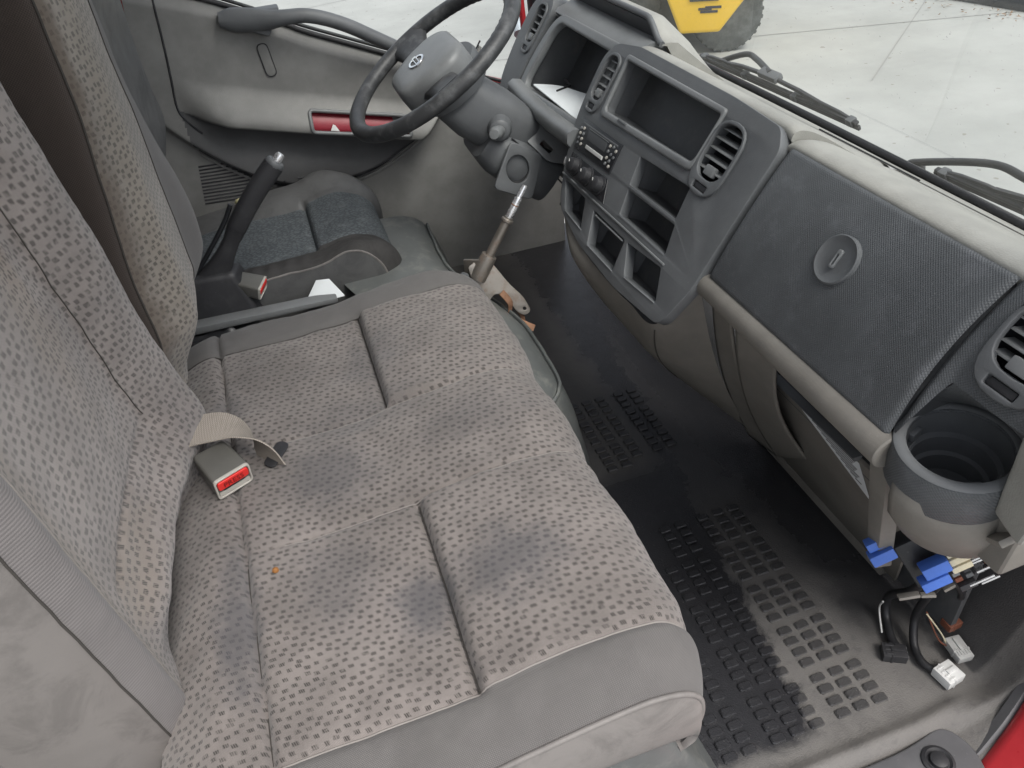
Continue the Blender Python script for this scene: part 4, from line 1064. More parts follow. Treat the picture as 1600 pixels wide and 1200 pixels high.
# side rail going down beside the tray
hexa('side_rail', [(0.560, 0.452, 0.270), (0.580, 0.448, 0.270), (0.580, 0.470, 0.270), (0.560, 0.470, 0.270), (0.514, 0.440, 0.482), (0.532, 0.436, 0.482), (0.532, 0.470, 0.482), (0.514, 0.470, 0.482)], 'beige_low', dash, 0.002)

# --- lower dash on the driver's side
kp = [(0.515, 1.300, 0.470), (0.545, 1.500, 0.470), (0.560, 1.72, 0.48)]
kneeplate = hexa('knee_bolster', [(0.600, 1.24, 0.300), (0.62, 1.74, 0.300), (0.68, 1.74, 0.300), (0.66, 1.24, 0.300), (0.530, 1.24, 0.520), (0.545, 1.74, 0.520), (0.66, 1.74, 0.520), (0.66, 1.24, 0.520)], 'black', dash, 0.015, 3)
# pale loose trim flap under the cluster with a torn slot
fl = plate('loose_flap', fillet([(0.0, 0.0), (0.070, 0.0), (0.105, 0.030), (0.112, 0.082), (0.020, 0.074), (0.0, 0.055)], [0.012, 0.012, 0.02, 0.006, 0.012, 0.012]), [fillet([(0.032, 0.014), (0.060, 0.014), (0.060, 0.027), (0.032, 0.027)], 0.003)],
           Vector((0.455, 1.440, 0.510)), (0.50, -0.62, -0.60), (0.80, 0.30, 0.35), -0.001, 0.002, 'frame', dash, 0.001)

# ================================================================== STEERING
WC = Vector((0.303, 1.496, 0.670)); TH = math.radians(31.4)
WN = Vector((-math.sin(TH), 0, math.cos(TH))); WD = Vector((-math.cos(TH), 0, -math.sin(TH)))   # WD points to six o'clock
WY = Vector((0, 1, 0))
def WP(d, y, n=0.0): return WC + WD * d + WY * y + WN * n
sw = thing('steering_wheel', tuple(WC), 'worn black steering wheel with grey centre pad and oval badge', 'steering wheel')
NR = 120; rr2 = []
for i in range(NR + 1):
    q = 2 * math.pi * i / NR; c = WP(math.cos(q) * 0.186, math.sin(q) * 0.186); rad_ = (c - WC).normalized()
    ring = []
    for k in range(14):
        p = 2 * math.pi * k / 14; r = 0.0158
        grip = 0.0012 * math.sin(q * 62) * max(0, -math.cos(p)) * (1 if 0.16 < (q / (2 * math.pi)) % 1 < 0.84 else 0)
        ring.append(c + (rad_ * math.cos(p) + WN * math.sin(p) * 0.92) * (r + grip))
    rr2.append(ring)
loft('rim', rr2, 'rim', sw, caps=False, smooth=60)
# two broad spokes
for s_ in (-1, 1):
    sp_ = []
    for k in range(9):
        t = k / 8; y = s_ * (0.060 + 0.122 * t); w = 0.042 - 0.014 * math.sin(math.pi * min(1, t * 0.9)) + 0.012 * t * t; th = 0.011 + 0.004 * t; cd = 0.012 + 0.030 * (1 - t) * 0.2 - 0.005 * t
        nz = -0.020 * (1 - t) ** 0.6 * 1.0
        sp_.append([WP(cd + a * w, y, nz + b * th) for a, b in ((-1, 0), (-0.85, 0.7), (-0.4, 1), (0.4, 1), (0.85, 0.7), (1, 0), (0.85, -0.7), (0.4, -1), (-0.4, -1), (-0.85, -0.7))])
    loft('spoke', sp_, 'rim', sw, smooth=60)
# centre pad: rounded shield, domed
pad_o = fillet([(0.088, -0.052), (0.088, 0.052), (0.030, 0.086), (-0.030, 0.090), (-0.062, 0.060), (-0.062, -0.060), (-0.030, -0.090), (0.030, -0.086)], 0.022, 4)
pr_ = []
for (k, n) in ((0.97, -0.045), (1.0, -0.030), (1.0, -0.004), (0.97, 0.006), (0.90, 0.011), (0.70, 0.0145), (0.40, 0.0165), (0.05, 0.017)):
    pr_.append([WP(0.010 + (a - 0.010) * k, b * k, n) for a, b in pad_o])
hub = loft('centre_pad', pr_, 'frame', sw, smooth=45)
rims = [(0.074 * math.cos(q), 0.074 * math.sin(q)) for q in [2 * math.pi * i / 40 for i in range(40)]]
loft('hub_shell', [[WP(a * k - 0.004, b * k, n) for a, b in rims] for k, n in ((0.95, -0.075), (1.0, -0.06), (1.04, -0.035), (1.0, -0.025))], 'dash', sw, smooth=50)
# badge: oval ring with a bar carrying the name
bo = WP(0.022, 0.0, 0.0172)
bg_ = plate('badge_ring', [(0.0205 * math.cos(q), 0.0175 * math.sin(q)) for q in [2 * math.pi * i / 40 for i in range(40)]], [[(0.0155 * math.cos(q), 0.0128 * math.sin(q)) for q in [2 * math.pi * i / 40 for i in range(40)]]], bo, (0, -1, 0), -WD, 0.0, 0.0022, 'chrome', hub, 0.0006)
bar_ = plate('badge_bar', rect(-0.0235, 0.0235, -0.0044, 0.0044, 0.001), [], bo, (0, -1, 0), -WD, 0.0, 0.0028, 'chrome', hub, 0.0005)
text('badge_text', 'NISSAN', 0.0080, bo + WN * 0.0030, (0, -1, 0), -WD, 'ink', hub)

col = thing('steering_column', (0.42, 1.5, 0.42), 'dark grey steering column shroud with stalk behind the wheel', 'steering column')
def rrect_ring(c, right, up, w, h, r=0.4, n=24):
    out = []
    for i in range(n):
        q = 2 * math.pi * i / n; e = 3.2
        cx = math.copysign(abs(math.cos(q)) ** (2 / e), math.cos(q)); cy = math.copysign(abs(math.sin(q)) ** (2 / e), math.sin(q))
        out.append(Vector(c) + Vector(right) * cx * w + Vector(up) * cy * h)
    return out
cr = []
for (c, w, h, tilt) in (((0.338, 1.5, 0.606), 0.058, 0.050, 31), ((0.345, 1.5, 0.598), 0.066, 0.056, 33), ((0.372, 1.5, 0.572), 0.074, 0.060, 38), ((0.420, 1.5, 0.535), 0.076, 0.060, 46), ((0.462, 1.5, 0.505), 0.068, 0.052, 50), ((0.490, 1.5, 0.485), 0.052, 0.042, 52)):
    a = math.radians(tilt + 6); up = Vector((math.cos(a - 0.9) * 0.55, 0, math.sin(a) * 0.6 + 0.35)).normalized()
    ax = Vector((math.sin(a), 0, -math.cos(a))); up = (Vector((0, 0, 1)) - ax * ax.z).normalized()
    cr.append(rrect_ring(c, (0, 1, 0), up, w, h))
shr = loft('shroud', cr, 'dash', col, smooth=55)
# lower cover with a round hole where the lock barrel was
lc = []
for (c, w, h) in (((0.370, 1.48, 0.515), 0.062, 0.030), ((0.400, 1.47, 0.490), 0.066, 0.045), ((0.450, 1.46, 0.450), 0.060, 0.050), ((0.505, 1.46, 0.410), 0.050, 0.050)):
    ax = Vector((0.75, 0, -0.66)); up = Vector((0.66, 0, 0.75)); lc.append(rrect_ring(c, (0, 1, 0), up, w, h))
loft('lower_cover', lc, 'dash', col, smooth=55)
hp = plate('lock_surround', fillet([(-0.048, -0.048), (0.044, -0.050), (0.050, 0.040), (-0.030, 0.046)], 0.012), [[(0.027 * math.cos(q) - 0.002, 0.027 * math.sin(q)) for q in [2 * math.pi * i / 32 for i in range(32)]]], (0.425, 1.392, 0.468), (0.82, 0.10, -0.45), (0.35, 0.25, 0.85), -0.003, 0.003, 'dash', col, 0.0015)
LKN = Vector((0.82, 0.10, -0.45)).cross(Vector((0.35, 0.25, 0.85))); LKN = LKN if LKN.dot(Vector((0.42, 1.39, 0.468 - 1.08))) > 0 else -LKN
lathe('lock_hole', [(0.0285, -0.002), (0.0265, 0.02), (0.0001, 0.02)], (0.4235, 1.392, 0.469), LKN, 'carpet', col, 28, caps=False)
tube('shroud_split', [(0.425, 1.418, 0.522), (0.452, 1.420, 0.492), (0.470, 1.418, 0.478), (0.500, 1.420, 0.440), (0.535, 1.43, 0.395)], 0.0018, 'black', col, 5)
st = lathe('stalk_boot', [(0.026, 0.0), (0.026, 0.008), (0.022, 0.014), (0.020, 0.030), (0.015, 0.034), (0.0001, 0.034)], (0.405, 1.432, 0.545), (-0.25, -1, 0.10), 'dash', col, 24)
lathe('stalk', [(0.0105, 0.0), (0.0105, 0.024), (0.0125, 0.030), (0.0125, 0.044), (0.009, 0.051), (0.0001, 0.052)], (0.398, 1.402, 0.548), (-0.45, -0.8, 0.22), 'frame', st, 20)
# ================================================================== DRIVER'S DOOR
door = thing('driver_door', (0.15, 1.92, 0.1), 'grey moulded driver door trim with grab handle under the side window', 'door')
DY = 1.90
belt = [(-0.235, 0.812), (-0.09, 0.763), (0.063, 0.691), (0.113, 0.664), (0.276, 0.592), (0.548, 0.470), (0.70, 0.415)]
BL = spline([(a, 0, b) for a, b in belt], 12)
def belt_z(x):
    for i in range(len(BL) - 1):
        if BL[i].x <= x <= BL[i + 1].x: t = (x - BL[i].x) / (BL[i + 1].x - BL[i].x); return BL[i].z + (BL[i + 1].z - BL[i].z) * t
    return BL[0].z if x < BL[0].x else BL[-1].z
def arc_low(x):      # lower edge of the upholstered map pocket panel
    k = (x - 0.10) / 0.36
    return 0.318 + 0.20 * abs(k) ** 2.2 + (0.10 * max(0, -x - 0.02) )
def ledge_z(x):      # lower edge of the armrest ledge
    E_ = [(-0.30, 0.600), (-0.197, 0.561), (-0.155, 0.533), (-0.112, 0.515), (0.067, 0.466), (0.30, 0.405), (0.45, 0.372), (0.8, 0.32)]
    for (x0, z0), (x1, z1) in zip(E_, E_[1:]):
        if x <= x1: return z0 + (z1 - z0) * (x - x0) / (x1 - x0)
    return 0.32
PULL = fillet([(0.074, 0.512), (0.296, 0.457), (0.298, 0.414), (0.070, 0.468)], 0.010)
def in_poly(x, z, L):
    r = False; j = len(L) - 1
    for i in range(len(L)):
        if (L[i][1] > z) != (L[j][1] > z) and x < (L[j][0] - L[i][0]) * (z - L[i][1]) / (L[j][1] - L[i][1]) + L[i][0]: r = not r
        j = i
    return r
def door_y0(x, z):
    al = arc_low(x); ins = smst(al - 0.010, al + 0.012, z)              # panel stands proud above the arc
    y = DY - 0.022 * ins
    ze = ledge_z(x); A_ = 0.046 * smst(-0.205, -0.09, x) * smst(0.62, 0.40, x)
    k = smst(ze + 0.085, ze + 0.006, z) if z > ze else smst(ze - 0.016, ze, z)
    y -= A_ * k * ins
    y += 0.016 * ins * gau(z, ze - 0.05, 0.035) * smst(-0.205, -0.12, x)     # hollow under the ledge
    y += 0.014 * ins * smst(belt_z(x) - 0.03, belt_z(x) + 0.0, z)
    y += 0.002 * gau(z, al, 0.006)
    return y
def door_y(x, z): return door_y0(x, z)
def door_pt(u, v):
    z0 = -0.02; xl = -0.335 + 0.10 * smst(0.55, 1.0, v); x = xl + u * (0.706 - xl); z1 = belt_z(x); z = z0 + (z1 - z0) * v
    return (x, door_y(x, z), z)
def door_sheet():
    nu, nv = 250, 220; v = []; parts_ = {'trim_panel': [], 'map_pocket': [], 'door_skin': []}
    for i in range(nu + 1):
        for j in range(nv + 1): v.append(Vector(door_pt(i / nu, j / nv)))
    for i in range(nu):
        for j in range(nv):
            q = (i * (nv + 1) + j, (i + 1) * (nv + 1) + j, (i + 1) * (nv + 1) + j + 1, i * (nv + 1) + j + 1)
            c = (v[q[0]] + v[q[2]]) / 2
            if in_poly(c.x, c.z, PULL): parts_['door_skin'].append(q)
            elif arc_low(c.x) < c.z < ledge_z(c.x) - 0.006 and c.x > -0.20: parts_['map_pocket'].append(q)
            else: parts_['trim_panel'].append(q)
    def cut(name, mat, par, push=0.0):
        ff = parts_[name]; ids = sorted({i for q in ff for i in q}); mp = {j: k for k, j in enumerate(ids)}
        return mesh(name, [v[j] + Vector((0, push, 0)) for j in ids], [tuple(mp[j] for j in q) for q in ff], mat, par, 60)
    up_ = cut('trim_panel', 'door', door); cut('map_pocket', 'door_shaded', door); cut('door_skin', 'red_dark', door, 0.016)
    return up_
tp = door_sheet()
# rim of the empty pull recess, red sheet metal showing behind it
PD = []
for i in range(len(PULL)):
    a_ = PULL[i]; b_ = PULL[(i + 1) % len(PULL)]; n_ = max(1, int(math.hypot(b_[0] - a_[0], b_[1] - a_[1]) / 0.008))
    for k in range(n_): PD.append((a_[0] + (b_[0] - a_[0]) * k / n_, a_[1] + (b_[1] - a_[1]) * k / n_))
PD.append(PD[0])
tube('pull_rim', [Vector((x, door_y(x, z) - 0.0005, z)) for x, z in PD], 0.0048, 'frame', tp, 8)
ribs_ = [[Vector((x, door_y(x, z) + d, z)) for d in (0.0, 0.018)] for x, z in PD]
loft('recess_wall', ribs_, 'door_shaded', tp, closed=False, smooth=60)
def rec(x, z, d): return Vector((x, door_y(x, z) + d, z))
hexa('recess_clip', [rec(0.264, 0.425, 0.013), rec(0.292, 0.418, 0.013), rec(0.292, 0.418, 0.018), rec(0.264, 0.425, 0.018), rec(0.264, 0.460, 0.013), rec(0.292, 0.453, 0.013), rec(0.292, 0.453, 0.018), rec(0.264, 0.460, 0.018)], 'frame', tp, 0.001)
hexa('torn_tab', [rec(0.112, 0.462, 0.006), rec(0.132, 0.457, 0.006), rec(0.132, 0.457, 0.009), rec(0.112, 0.462, 0.009), rec(0.120, 0.474, 0.006), rec(0.125, 0.471, 0.006), rec(0.125, 0.471, 0.009), rec(0.120, 0.474, 0.009)], 'white', tp, 0.0005, 1)
# dark seam where upper trim meets the edge moulding at the back of the door
def on_door(x, z, l=0.001): return Vector((x, door_y(x, z) - l, z))
tube('edge_seam', [on_door(p.x, p.z, 0.0) for p in spline([(-0.178, 0, 0.790), (-0.186, 0, 0.70), (-0.196, 0, 0.62), (-0.203, 0, 0.565), (-0.195, 0, 0.535), (-0.17, 0, 0.497)], 6)], 0.0026, 'black', tp, 6)
arcx = [-0.19 + 0.70 * i / 60 for i in range(61)]
tube('pocket_edge', [on_door(x, arc_low(x) + 0.002, 0.001) for x in arcx], 0.0022, 'black', tp, 6)
tube('pocket_bead', [on_door(x, arc_low(x) - 0.012, -0.001) for x in arcx], 0.005, 'door', tp, 6)
# oval blanking plug
lo_ = [(0.0115 * math.cos(q), 0.032 * math.sin(q) if abs(math.sin(q)) < 2 else 0) for q in [2 * math.pi * i / 32 for i in range(32)]]
ov = fillet([(-0.0125, -0.036), (0.0125, -0.036), (0.0125, 0.036), (-0.0125, 0.036)], 0.0124, 8)
plate('oval_plug_gap', ov, [[(a * 0.86, b * 0.955) for a, b in ov]], (0.012, door_y(0.012, 0.63) - 0.0005, 0.629), (1, 0, 0.10), (-0.10, 0, 1), 0.0, 0.0025, 'black', tp, 0.0004)
plate('oval_plug', [(a * 0.84, b * 0.95) for a, b in ov], [], (0.012, door_y(0.012, 0.63) - 0.0005, 0.629), (1, 0, 0.10), (-0.10, 0, 1), 0.0, 0.002, 'door', tp, 0.0008)
# speaker grille: fan of slots
for i in range(12):
    z = 0.418 - i * 0.0082; x0 = -0.205 - 0.0012 * i; x1 = -0.135 + 0.0108 * i
    if x1 > -0.06: x1 = -0.02
    tube('grille_slot', [on_door(x0 + (x1 - x0) * k / 6, z - 0.05 * (x1 - x0) * k / 6, 0.0) for k in range(7)], 0.0021, 'black', tp, 6)
for i in range(5):
    z = 0.352 - i * 0.0085
    tube('grille_slot', [on_door(0.01 + 0.07 * k / 6, z - 0.004 * k / 6, 0.0) for k in range(7)], 0.0021, 'black', tp, 6)
# grab handle bridging the window line
gp = spline([(-0.062, 1.868, 0.735), (0.0, 1.856, 0.728), (0.06, 1.84, 0.722), (0.13, 1.832, 0.710), (0.19, 1.832, 0.685), (0.25, 1.838, 0.648), (0.33, 1.85, 0.596), (0.42, 1.865, 0.540)], 8)
rings = []
for i, p in enumerate(gp):
    k = i / (len(gp) - 1); t = (gp[min(i + 1, len(gp) - 1)] - gp[max(i - 1, 0)]).normalized(); a = Vector((0, 1, 0)); b = t.cross(a).normalized()
    hh = 0.015 + 0.010 * smst(0.36, 0.12, k) * smst(0.0, 0.08, k); ww = 0.016
    off = -b * (0.010 * smst(0.40, 0.22, k)) if b.z > 0 else b * (0.010 * smst(0.40, 0.22, k))
    rings.append([p + off + a * ww * math.cos(q) + b * hh * math.sin(q) for q in [2 * math.pi * j / 12 for j in range(12)]])
gh = loft('grab_handle', rings, 'dash', door, smooth=60)
hexa('handle_foot', [(-0.052, 1.855, 0.716), (0.030, 1.842, 0.680), (0.030, 1.895, 0.680), (-0.052, 1.895, 0.716), (-0.052, 1.855, 0.735), (0.066, 1.842, 0.735), (0.066, 1.895, 0.735), (-0.052, 1.895, 0.735)], 'dash', gh, 0.008, 3)
# belt seal and window
tube('window_seal', [Vector((p.x, 1.893, p.z + 0.004)) for p in BL], 0.006, 'rubber', door, 8)
tube('window_seal', [Vector((p.x, 1.905, p.z + 0.014)) for p in BL], 0.004, 'black', door, 8)
wv = []; wf = []
for i, p in enumerate(BL): wv += [Vector((p.x, 1.900, p.z)), Vector((p.x * 0.85 - 0.02, 1.875, 1.45))]
for i in range(len(BL) - 1): wf.append((2 * i, 2 * i + 2, 2 * i + 3, 2 * i + 1))
mesh('window_pane', wv, wf, 'sideglass', door, None)
# outer shell
mesh('outer_skin', [(-0.26, 1.955, -0.05), (0.72, 1.955, -0.05), (0.72, 1.955, 0.41), (-0.26, 1.955, 0.78), (-0.26, 1.985, -0.05), (0.72, 1.985, -0.05), (0.72, 1.985, 0.41), (-0.26, 1.985, 0.78)], BF, 'red', door, bevel=0.004)
# mirror stay outside the far window
mr = thing('mirror_arm', (0.70, 2.10, 0.55), 'pale blue grey mirror stay tube outside the far window', 'mirror arm')
tube('stay_tube', spline([(0.640, 1.99, 0.560), (0.660, 2.05, 0.60), (0.672, 2.06, 0.68), (0.66, 2.06, 0.80), (0.60, 2.02, 0.95), (0.56, 1.96, 1.05)], 8), 0.014, 'alu', mr, 10)
tube('stay_rod', spline([(0.625, 1.985, 0.60), (0.632, 2.02, 0.66), (0.632, 2.03, 0.80), (0.60, 2.0, 0.9)], 8), 0.007, 'black', mr, 8)

# ================================================================== LEVERS, BELTS, CONSOLE
# engine cover between the seats and the footwell
ec = thing('engine_cover', (0.1, 1.2, 0.0), 'scuffed grey plastic engine cover under the front of the bench', 'engine cover')
def ecs(u, v):
    y = 0.855 + u * 0.78
    near = smst(0.0, 0.16, u)
    P = [(0.10, 0.315), (0.22, 0.315), (0.285, 0.305), (0.325, 0.272), (0.352, 0.20), (0.372, 0.10), (0.388, 0.0), (0.39, -0.03)]
    S = spline([(a, 0, b) for a, b in P], 6); k = v * (len(S) - 1); i = min(int(k), len(S) - 2); p = S[i].lerp(S[i + 1], k - i)
    x = p.x - 0.11 * (1 - near) ** 2 + 0.012 * math.sin(u * 6.0) - 0.055 * smst(0.36, 0.75, u)
    z = p.z - 0.05 * (1 - near) ** 2.0 * (1 if p.z > 0.05 else 0)
    return (x + 0.002 * fb(x, y, p.z, 12), y, z)
e1 = grid('cover_shell', ecs, 0, 1, 60, 0, 1, 44, 'cover', ec, smooth=60)
mesh('cover_end', [Vector(ecs(0, v / 20)) for v in range(21)] + [(0.0, 0.855, 0.26), (0.0, 0.855, -0.03)], [tuple(list(range(21)) + [22, 21])], 'cover', ec, None)
tube('cover_bead', [Vector(ecs(u / 40, 0.42)) + Vector((0.003, 0, 0.002)) for u in range(2, 41)], 0.004, 'cover', e1, 6)
# red edge of the floor opening by the driver's seat
tag(tube('red_hose', spline([(0.19, 1.50, 0.262), (0.225, 1.46, 0.268), (0.26, 1.42, 0.262), (0.29, 1.38, 0.25)], 8), 0.004, 'red_dark', None, 8), 'dark red hose lying by the base of the driver seat', 'hose')

# gear lever without its knob or gaiter
gl_ = thing('gear_lever', (0.30, 1.24, 0.30), 'bare rusty steel gear lever without knob, bolted to a forked bracket', 'gear lever')
GB = Vector((0.300, 1.24, 0.368)); GT = Vector((0.389, 1.24, 0.5025)); GD = (GT - GB); gd = GD.normalized(); GLn = GD.length
lathe('lower_rod', [(0.0085, 0.0), (0.0085, GLn * 0.60), (0.0001, GLn * 0.60)], GB, gd, 'steel', gl_, 16)
lathe('upper_rod', [(0.0068, GLn * 0.60), (0.0068, GLn * 0.84), (0.0060, GLn * 0.85), (0.0050, GLn * 0.86), (0.0050, GLn * 0.985), (0.0040, GLn), (0.0001, GLn)], GB, gd, 'steel_clean', gl_, 16)
lathe('collar', [(0.0085, -0.002), (0.0115, 0.0), (0.0115, 0.004), (0.0085, 0.006)], GB + gd * GLn * 0.55, gd, 'steel', gl_, 18)
lathe('socket', [(0.0165, -0.034), (0.0155, 0.010), (0.0145, 0.016), (0.010, 0.017)], GB, gd, 'steel', gl_, 18)
lathe('pin_groove', [(0.0070, 0), (0.0074, 0.001), (0.0070, 0.002)], GB + gd * GLn * 0.75, gd, 'rusty', gl_, 14)
PB_ = Vector((0.9, 0.0, -0.42)); PU = Vector((0.42, 0.35, 0.84))
fk = plate('fork_plate', fillet([(-0.024, 0.030), (0.000, 0.044), (0.022, 0.034), (0.044, -0.010), (0.066, -0.040), (0.074, -0.070), (0.058, -0.078), (0.044, -0.066), (0.034, -0.034), (0.012, -0.026), (-0.006, -0.046), (-0.022, -0.030)], [0.004, 0.004, 0.006, 0.01, 0.012, 0.012, 0.01, 0.01, 0.012, 0.01, 0.006, 0.01]),
           [[(0.062 + 0.0035 * math.cos(q), -0.063 + 0.0035 * math.sin(q)) for q in [2 * math.pi * i / 12 for i in range(12)]]], (0.292, 1.232, 0.335), (0.86, -0.10, -0.06), (-0.05, 0.30, 0.80), -0.002, 0.002, 'steel', gl_, 0.0008)
hexa('fork_cheek', [(0.262, 1.262, 0.300), (0.284, 1.236, 0.300), (0.288, 1.240, 0.300), (0.266, 1.266, 0.300), (0.262, 1.262, 0.372), (0.288, 1.236, 0.378), (0.292, 1.240, 0.378), (0.266, 1.266, 0.372)], 'steel', gl_, 0.001)
lathe('pivot_bolt', [(0.010, 0), (0.010, 0.006), (0.006, 0.007), (0.006, 0.016), (0.0001, 0.016)], (0.258, 1.245, 0.345), (-0.6, -0.6, 0.5), 'dash', gl_, 6)
ribbon('gaiter_strap', spline([(0.318, 1.215, 0.312), (0.330, 1.205, 0.290), (0.326, 1.195, 0.268), (0.345, 1.185, 0.252), (0.365, 1.175, 0.240)], 6), (0.5, 0.6, 0.4), 0.014, 0.002, 'rusty', gl_)
ribbon('gaiter_strap', spline([(0.338, 1.222, 0.300), (0.345, 1.210, 0.270), (0.352, 1.20, 0.250), (0.34, 1.185, 0.236)], 6), (0.6, -0.3, 0.3), 0.008, 0.002, 'rusty', gl_)

# hand brake
HY = 1.375
hb = thing('handbrake_lever', (-0.18, HY, 0.33), 'black plastic handbrake lever raised between bench and driver seat', 'handbrake')
def H(u, v): return Vector((u, HY, v))
hp_ = spline([H(-0.212, 0.370), H(-0.165, 0.420), H(-0.115, 0.487), H(-0.068, 0.540), H(-0.026, 0.580)], 8)
rings = []
for i, p in enumerate(hp_):
    k = i / (len(hp_) - 1); t = (hp_[min(i + 1, len(hp_) - 1)] - hp_[max(i - 1, 0)]).normalized(); a = Vector((0, 1, 0)); b = t.cross(a)
    hh = 0.0165 + 0.014 * smst(0.40, 0.05, k) + (0.001 if k > 0.42 else -0.001); ww = 0.014 + 0.002 * smst(0.4, 0.5, k)
    rings.append([p + a * math.copysign(abs(math.cos(q)) ** 0.7, math.cos(q)) * ww + b * math.copysign(abs(math.sin(q)) ** 0.7, math.sin(q)) * hh for q in [2 * math.pi * j / 16 for j in range(16)]])
sp_i = int(len(rings) * 0.46)
loft('grip', rings[sp_i:], 'black', hb, smooth=50)
loft('shank', [[(q - hp_[i]) * 0.94 + hp_[i] for q in r] for i, r in enumerate(rings[:sp_i + 1])], 'black', hb, smooth=50)
td = (hp_[-1] - hp_[-3]).normalized()
cap_ = lathe('grip_cap', [(0.0150, -0.006), (0.0165, 0.0), (0.0165, 0.005), (0.014, 0.008), (0.0001, 0.009)], hp_[-1], td, 'dash', hb, 18)
lathe('release_button', [(0.0080, 0.0), (0.0080, 0.012), (0.006, 0.0165), (0.0001, 0.0175)], hp_[-1] + td * 0.006, td, 'steel_clean', cap_, 14)
hexa('shroud', [(-0.245, 1.340, 0.300), (-0.120, 1.340, 0.300), (-0.120, 1.405, 0.300), (-0.245, 1.405, 0.300), (-0.240, 1.352, 0.408), (-0.150, 1.352, 0.405), (-0.135, 1.398, 0.405), (-0.240, 1.398, 0.408)], 'black', hb, 0.010, 3)
tube('cable', spline([H(-0.225, 0.400), H(-0.190, 0.435), H(-0.14, 0.492), H(-0.118, 0.525)], 8), 0.0045, 'gloss', hb, 8)

# tray between the seats
tr = thing('console_tray', (-0.1, 1.36, 0.25), 'narrow dark plastic tray between the bench and the driver seat', 'console tray')
hexa('tray_rail', [(-0.29, 1.315, 0.318), (0.02, 1.310, 0.318), (0.02, 1.340, 0.318), (-0.29, 1.345, 0.318), (-0.29, 1.315, 0.334), (0.02, 1.310, 0.328), (0.02, 1.340, 0.328), (-0.29, 1.345, 0.334)], 'frame', tr, 0.003)
box('tray_floor', -0.29, 0.10, 1.30, 1.40, 0.24, 0.25, 'gloss', tr, 0.002)
box('tray_side', -0.29, 0.10, 1.284, 1.296, 0.24, 0.315, 'gloss', tr, 0.003)
tag(mesh('loose_card', [(-0.045, 1.322, 0.318), (0.035, 1.318, 0.324), (0.015, 1.362, 0.342), (-0.010, 1.368, 0.342), (-0.045, 1.323, 0.3195), (0.035, 1.319, 0.3255), (0.015, 1.363, 0.3435), (-0.010, 1.369, 0.3435)], BF, 'paper', None, bevel=0.0005), 'pale folded card sticking out of the tray beside the driver seat', 'card')
tag(mesh('black_bag_scrap', [(-0.27 + 0.13 * i / 12, 1.300 + 0.02 * (j / 3), 0.300 + 0.02 * mnoise.noise(Vector((i * 0.6, j * 0.9, 0))) + 0.01 * j / 3) for i in range(13) for j in range(4)], [(i * 4 + j, i * 4 + 4 + j, i * 4 + 5 + j, i * 4 + 1 + j) for i in range(12) for j in range(3)], 'gloss', None, 40), 'crumpled black plastic scrap in the tray behind the handbrake', 'plastic scrap')

# belt buckles
def buckle(name, loc, fwd, up, label, sc_=1.0, group=None, with_text=True):
    """body long axis along fwd (press face at its front), up is the top of the body"""
    t = thing(name, loc, label, 'seat belt', group)
    F = Vector(fwd).normalized(); U = Vector(up); U = (U - F * U.dot(F)).normalized(); S = F.cross(U); L = Vector(loc)
    w, h, l = 0.0255 * sc_, 0.0180 * sc_, 0.058 * sc_
    Q = lambda s, u, f: L + S * s + U * u + F * f
    rings = []
    for (f, k) in ((0.0, 0.86), (0.006 * sc_, 0.93), (l * 0.9, 1.0), (l, 0.99)):
        rings.append([Q(a * k, b * k, f) for a, b in fillet([(-w, -h), (w, -h), (w, h), (-w, h)], 0.006 * sc_, 4)])
    bd = loft('body', rings, 'buckle', t, smooth=45)
    oo = fillet([(-w, -h), (w, -h), (w, h), (-w, h)], 0.006 * sc_, 4)
    plate('face_rim', oo, [[(a * 0.90, b * 0.84) for a, b in oo]], L + F * l, S, U, -0.002, 0.0026, 'buckle_edge', bd, 0.0008) if S.cross(U).dot(F) > 0 else plate('face_rim', [(-a, b) for a, b in oo], [[(-a * 0.90, b * 0.84) for a, b in oo]], L + F * l, -S, U, -0.002, 0.0026, 'buckle_edge', bd, 0.0008)
    SS = S if S.cross(U).dot(F) > 0 else -S
    bt = plate('press_button', rect(-w * 0.86, w * 0.86, -h * 0.08, h * 0.74, 0.004 * sc_), [], L + F * l, SS, U, -0.002, 0.0034, 'press', t, 0.001)
    plate('latch_slot', rect(-w * 0.60, w * 0.60, -h * 0.38, -h * 0.22, 0.001), [], L + F * l, SS, U, -0.001, 0.0010, 'black', bd)
    plate('lower_face', rect(-w * 0.86, w * 0.86, -h * 0.78, -h * 0.40, 0.002), [], L + F * l, SS, U, -0.001, 0.0012, 'buckle_edge', bd)
    if with_text: text('press_lettering', 'PRESS', 0.0115 * sc_, L + F * (l + 0.0036) + U * h * 0.28, SS, U, 'press_ink', bt)
    return t
b1 = buckle('seat_belt_buckle', (-0.203, 0.862, 0.394), (0.42, -0.86, -0.16), (0.10, -0.20, 1.0), 'grey belt buckle with red PRESS button lying on the bench cushion', 1.0)
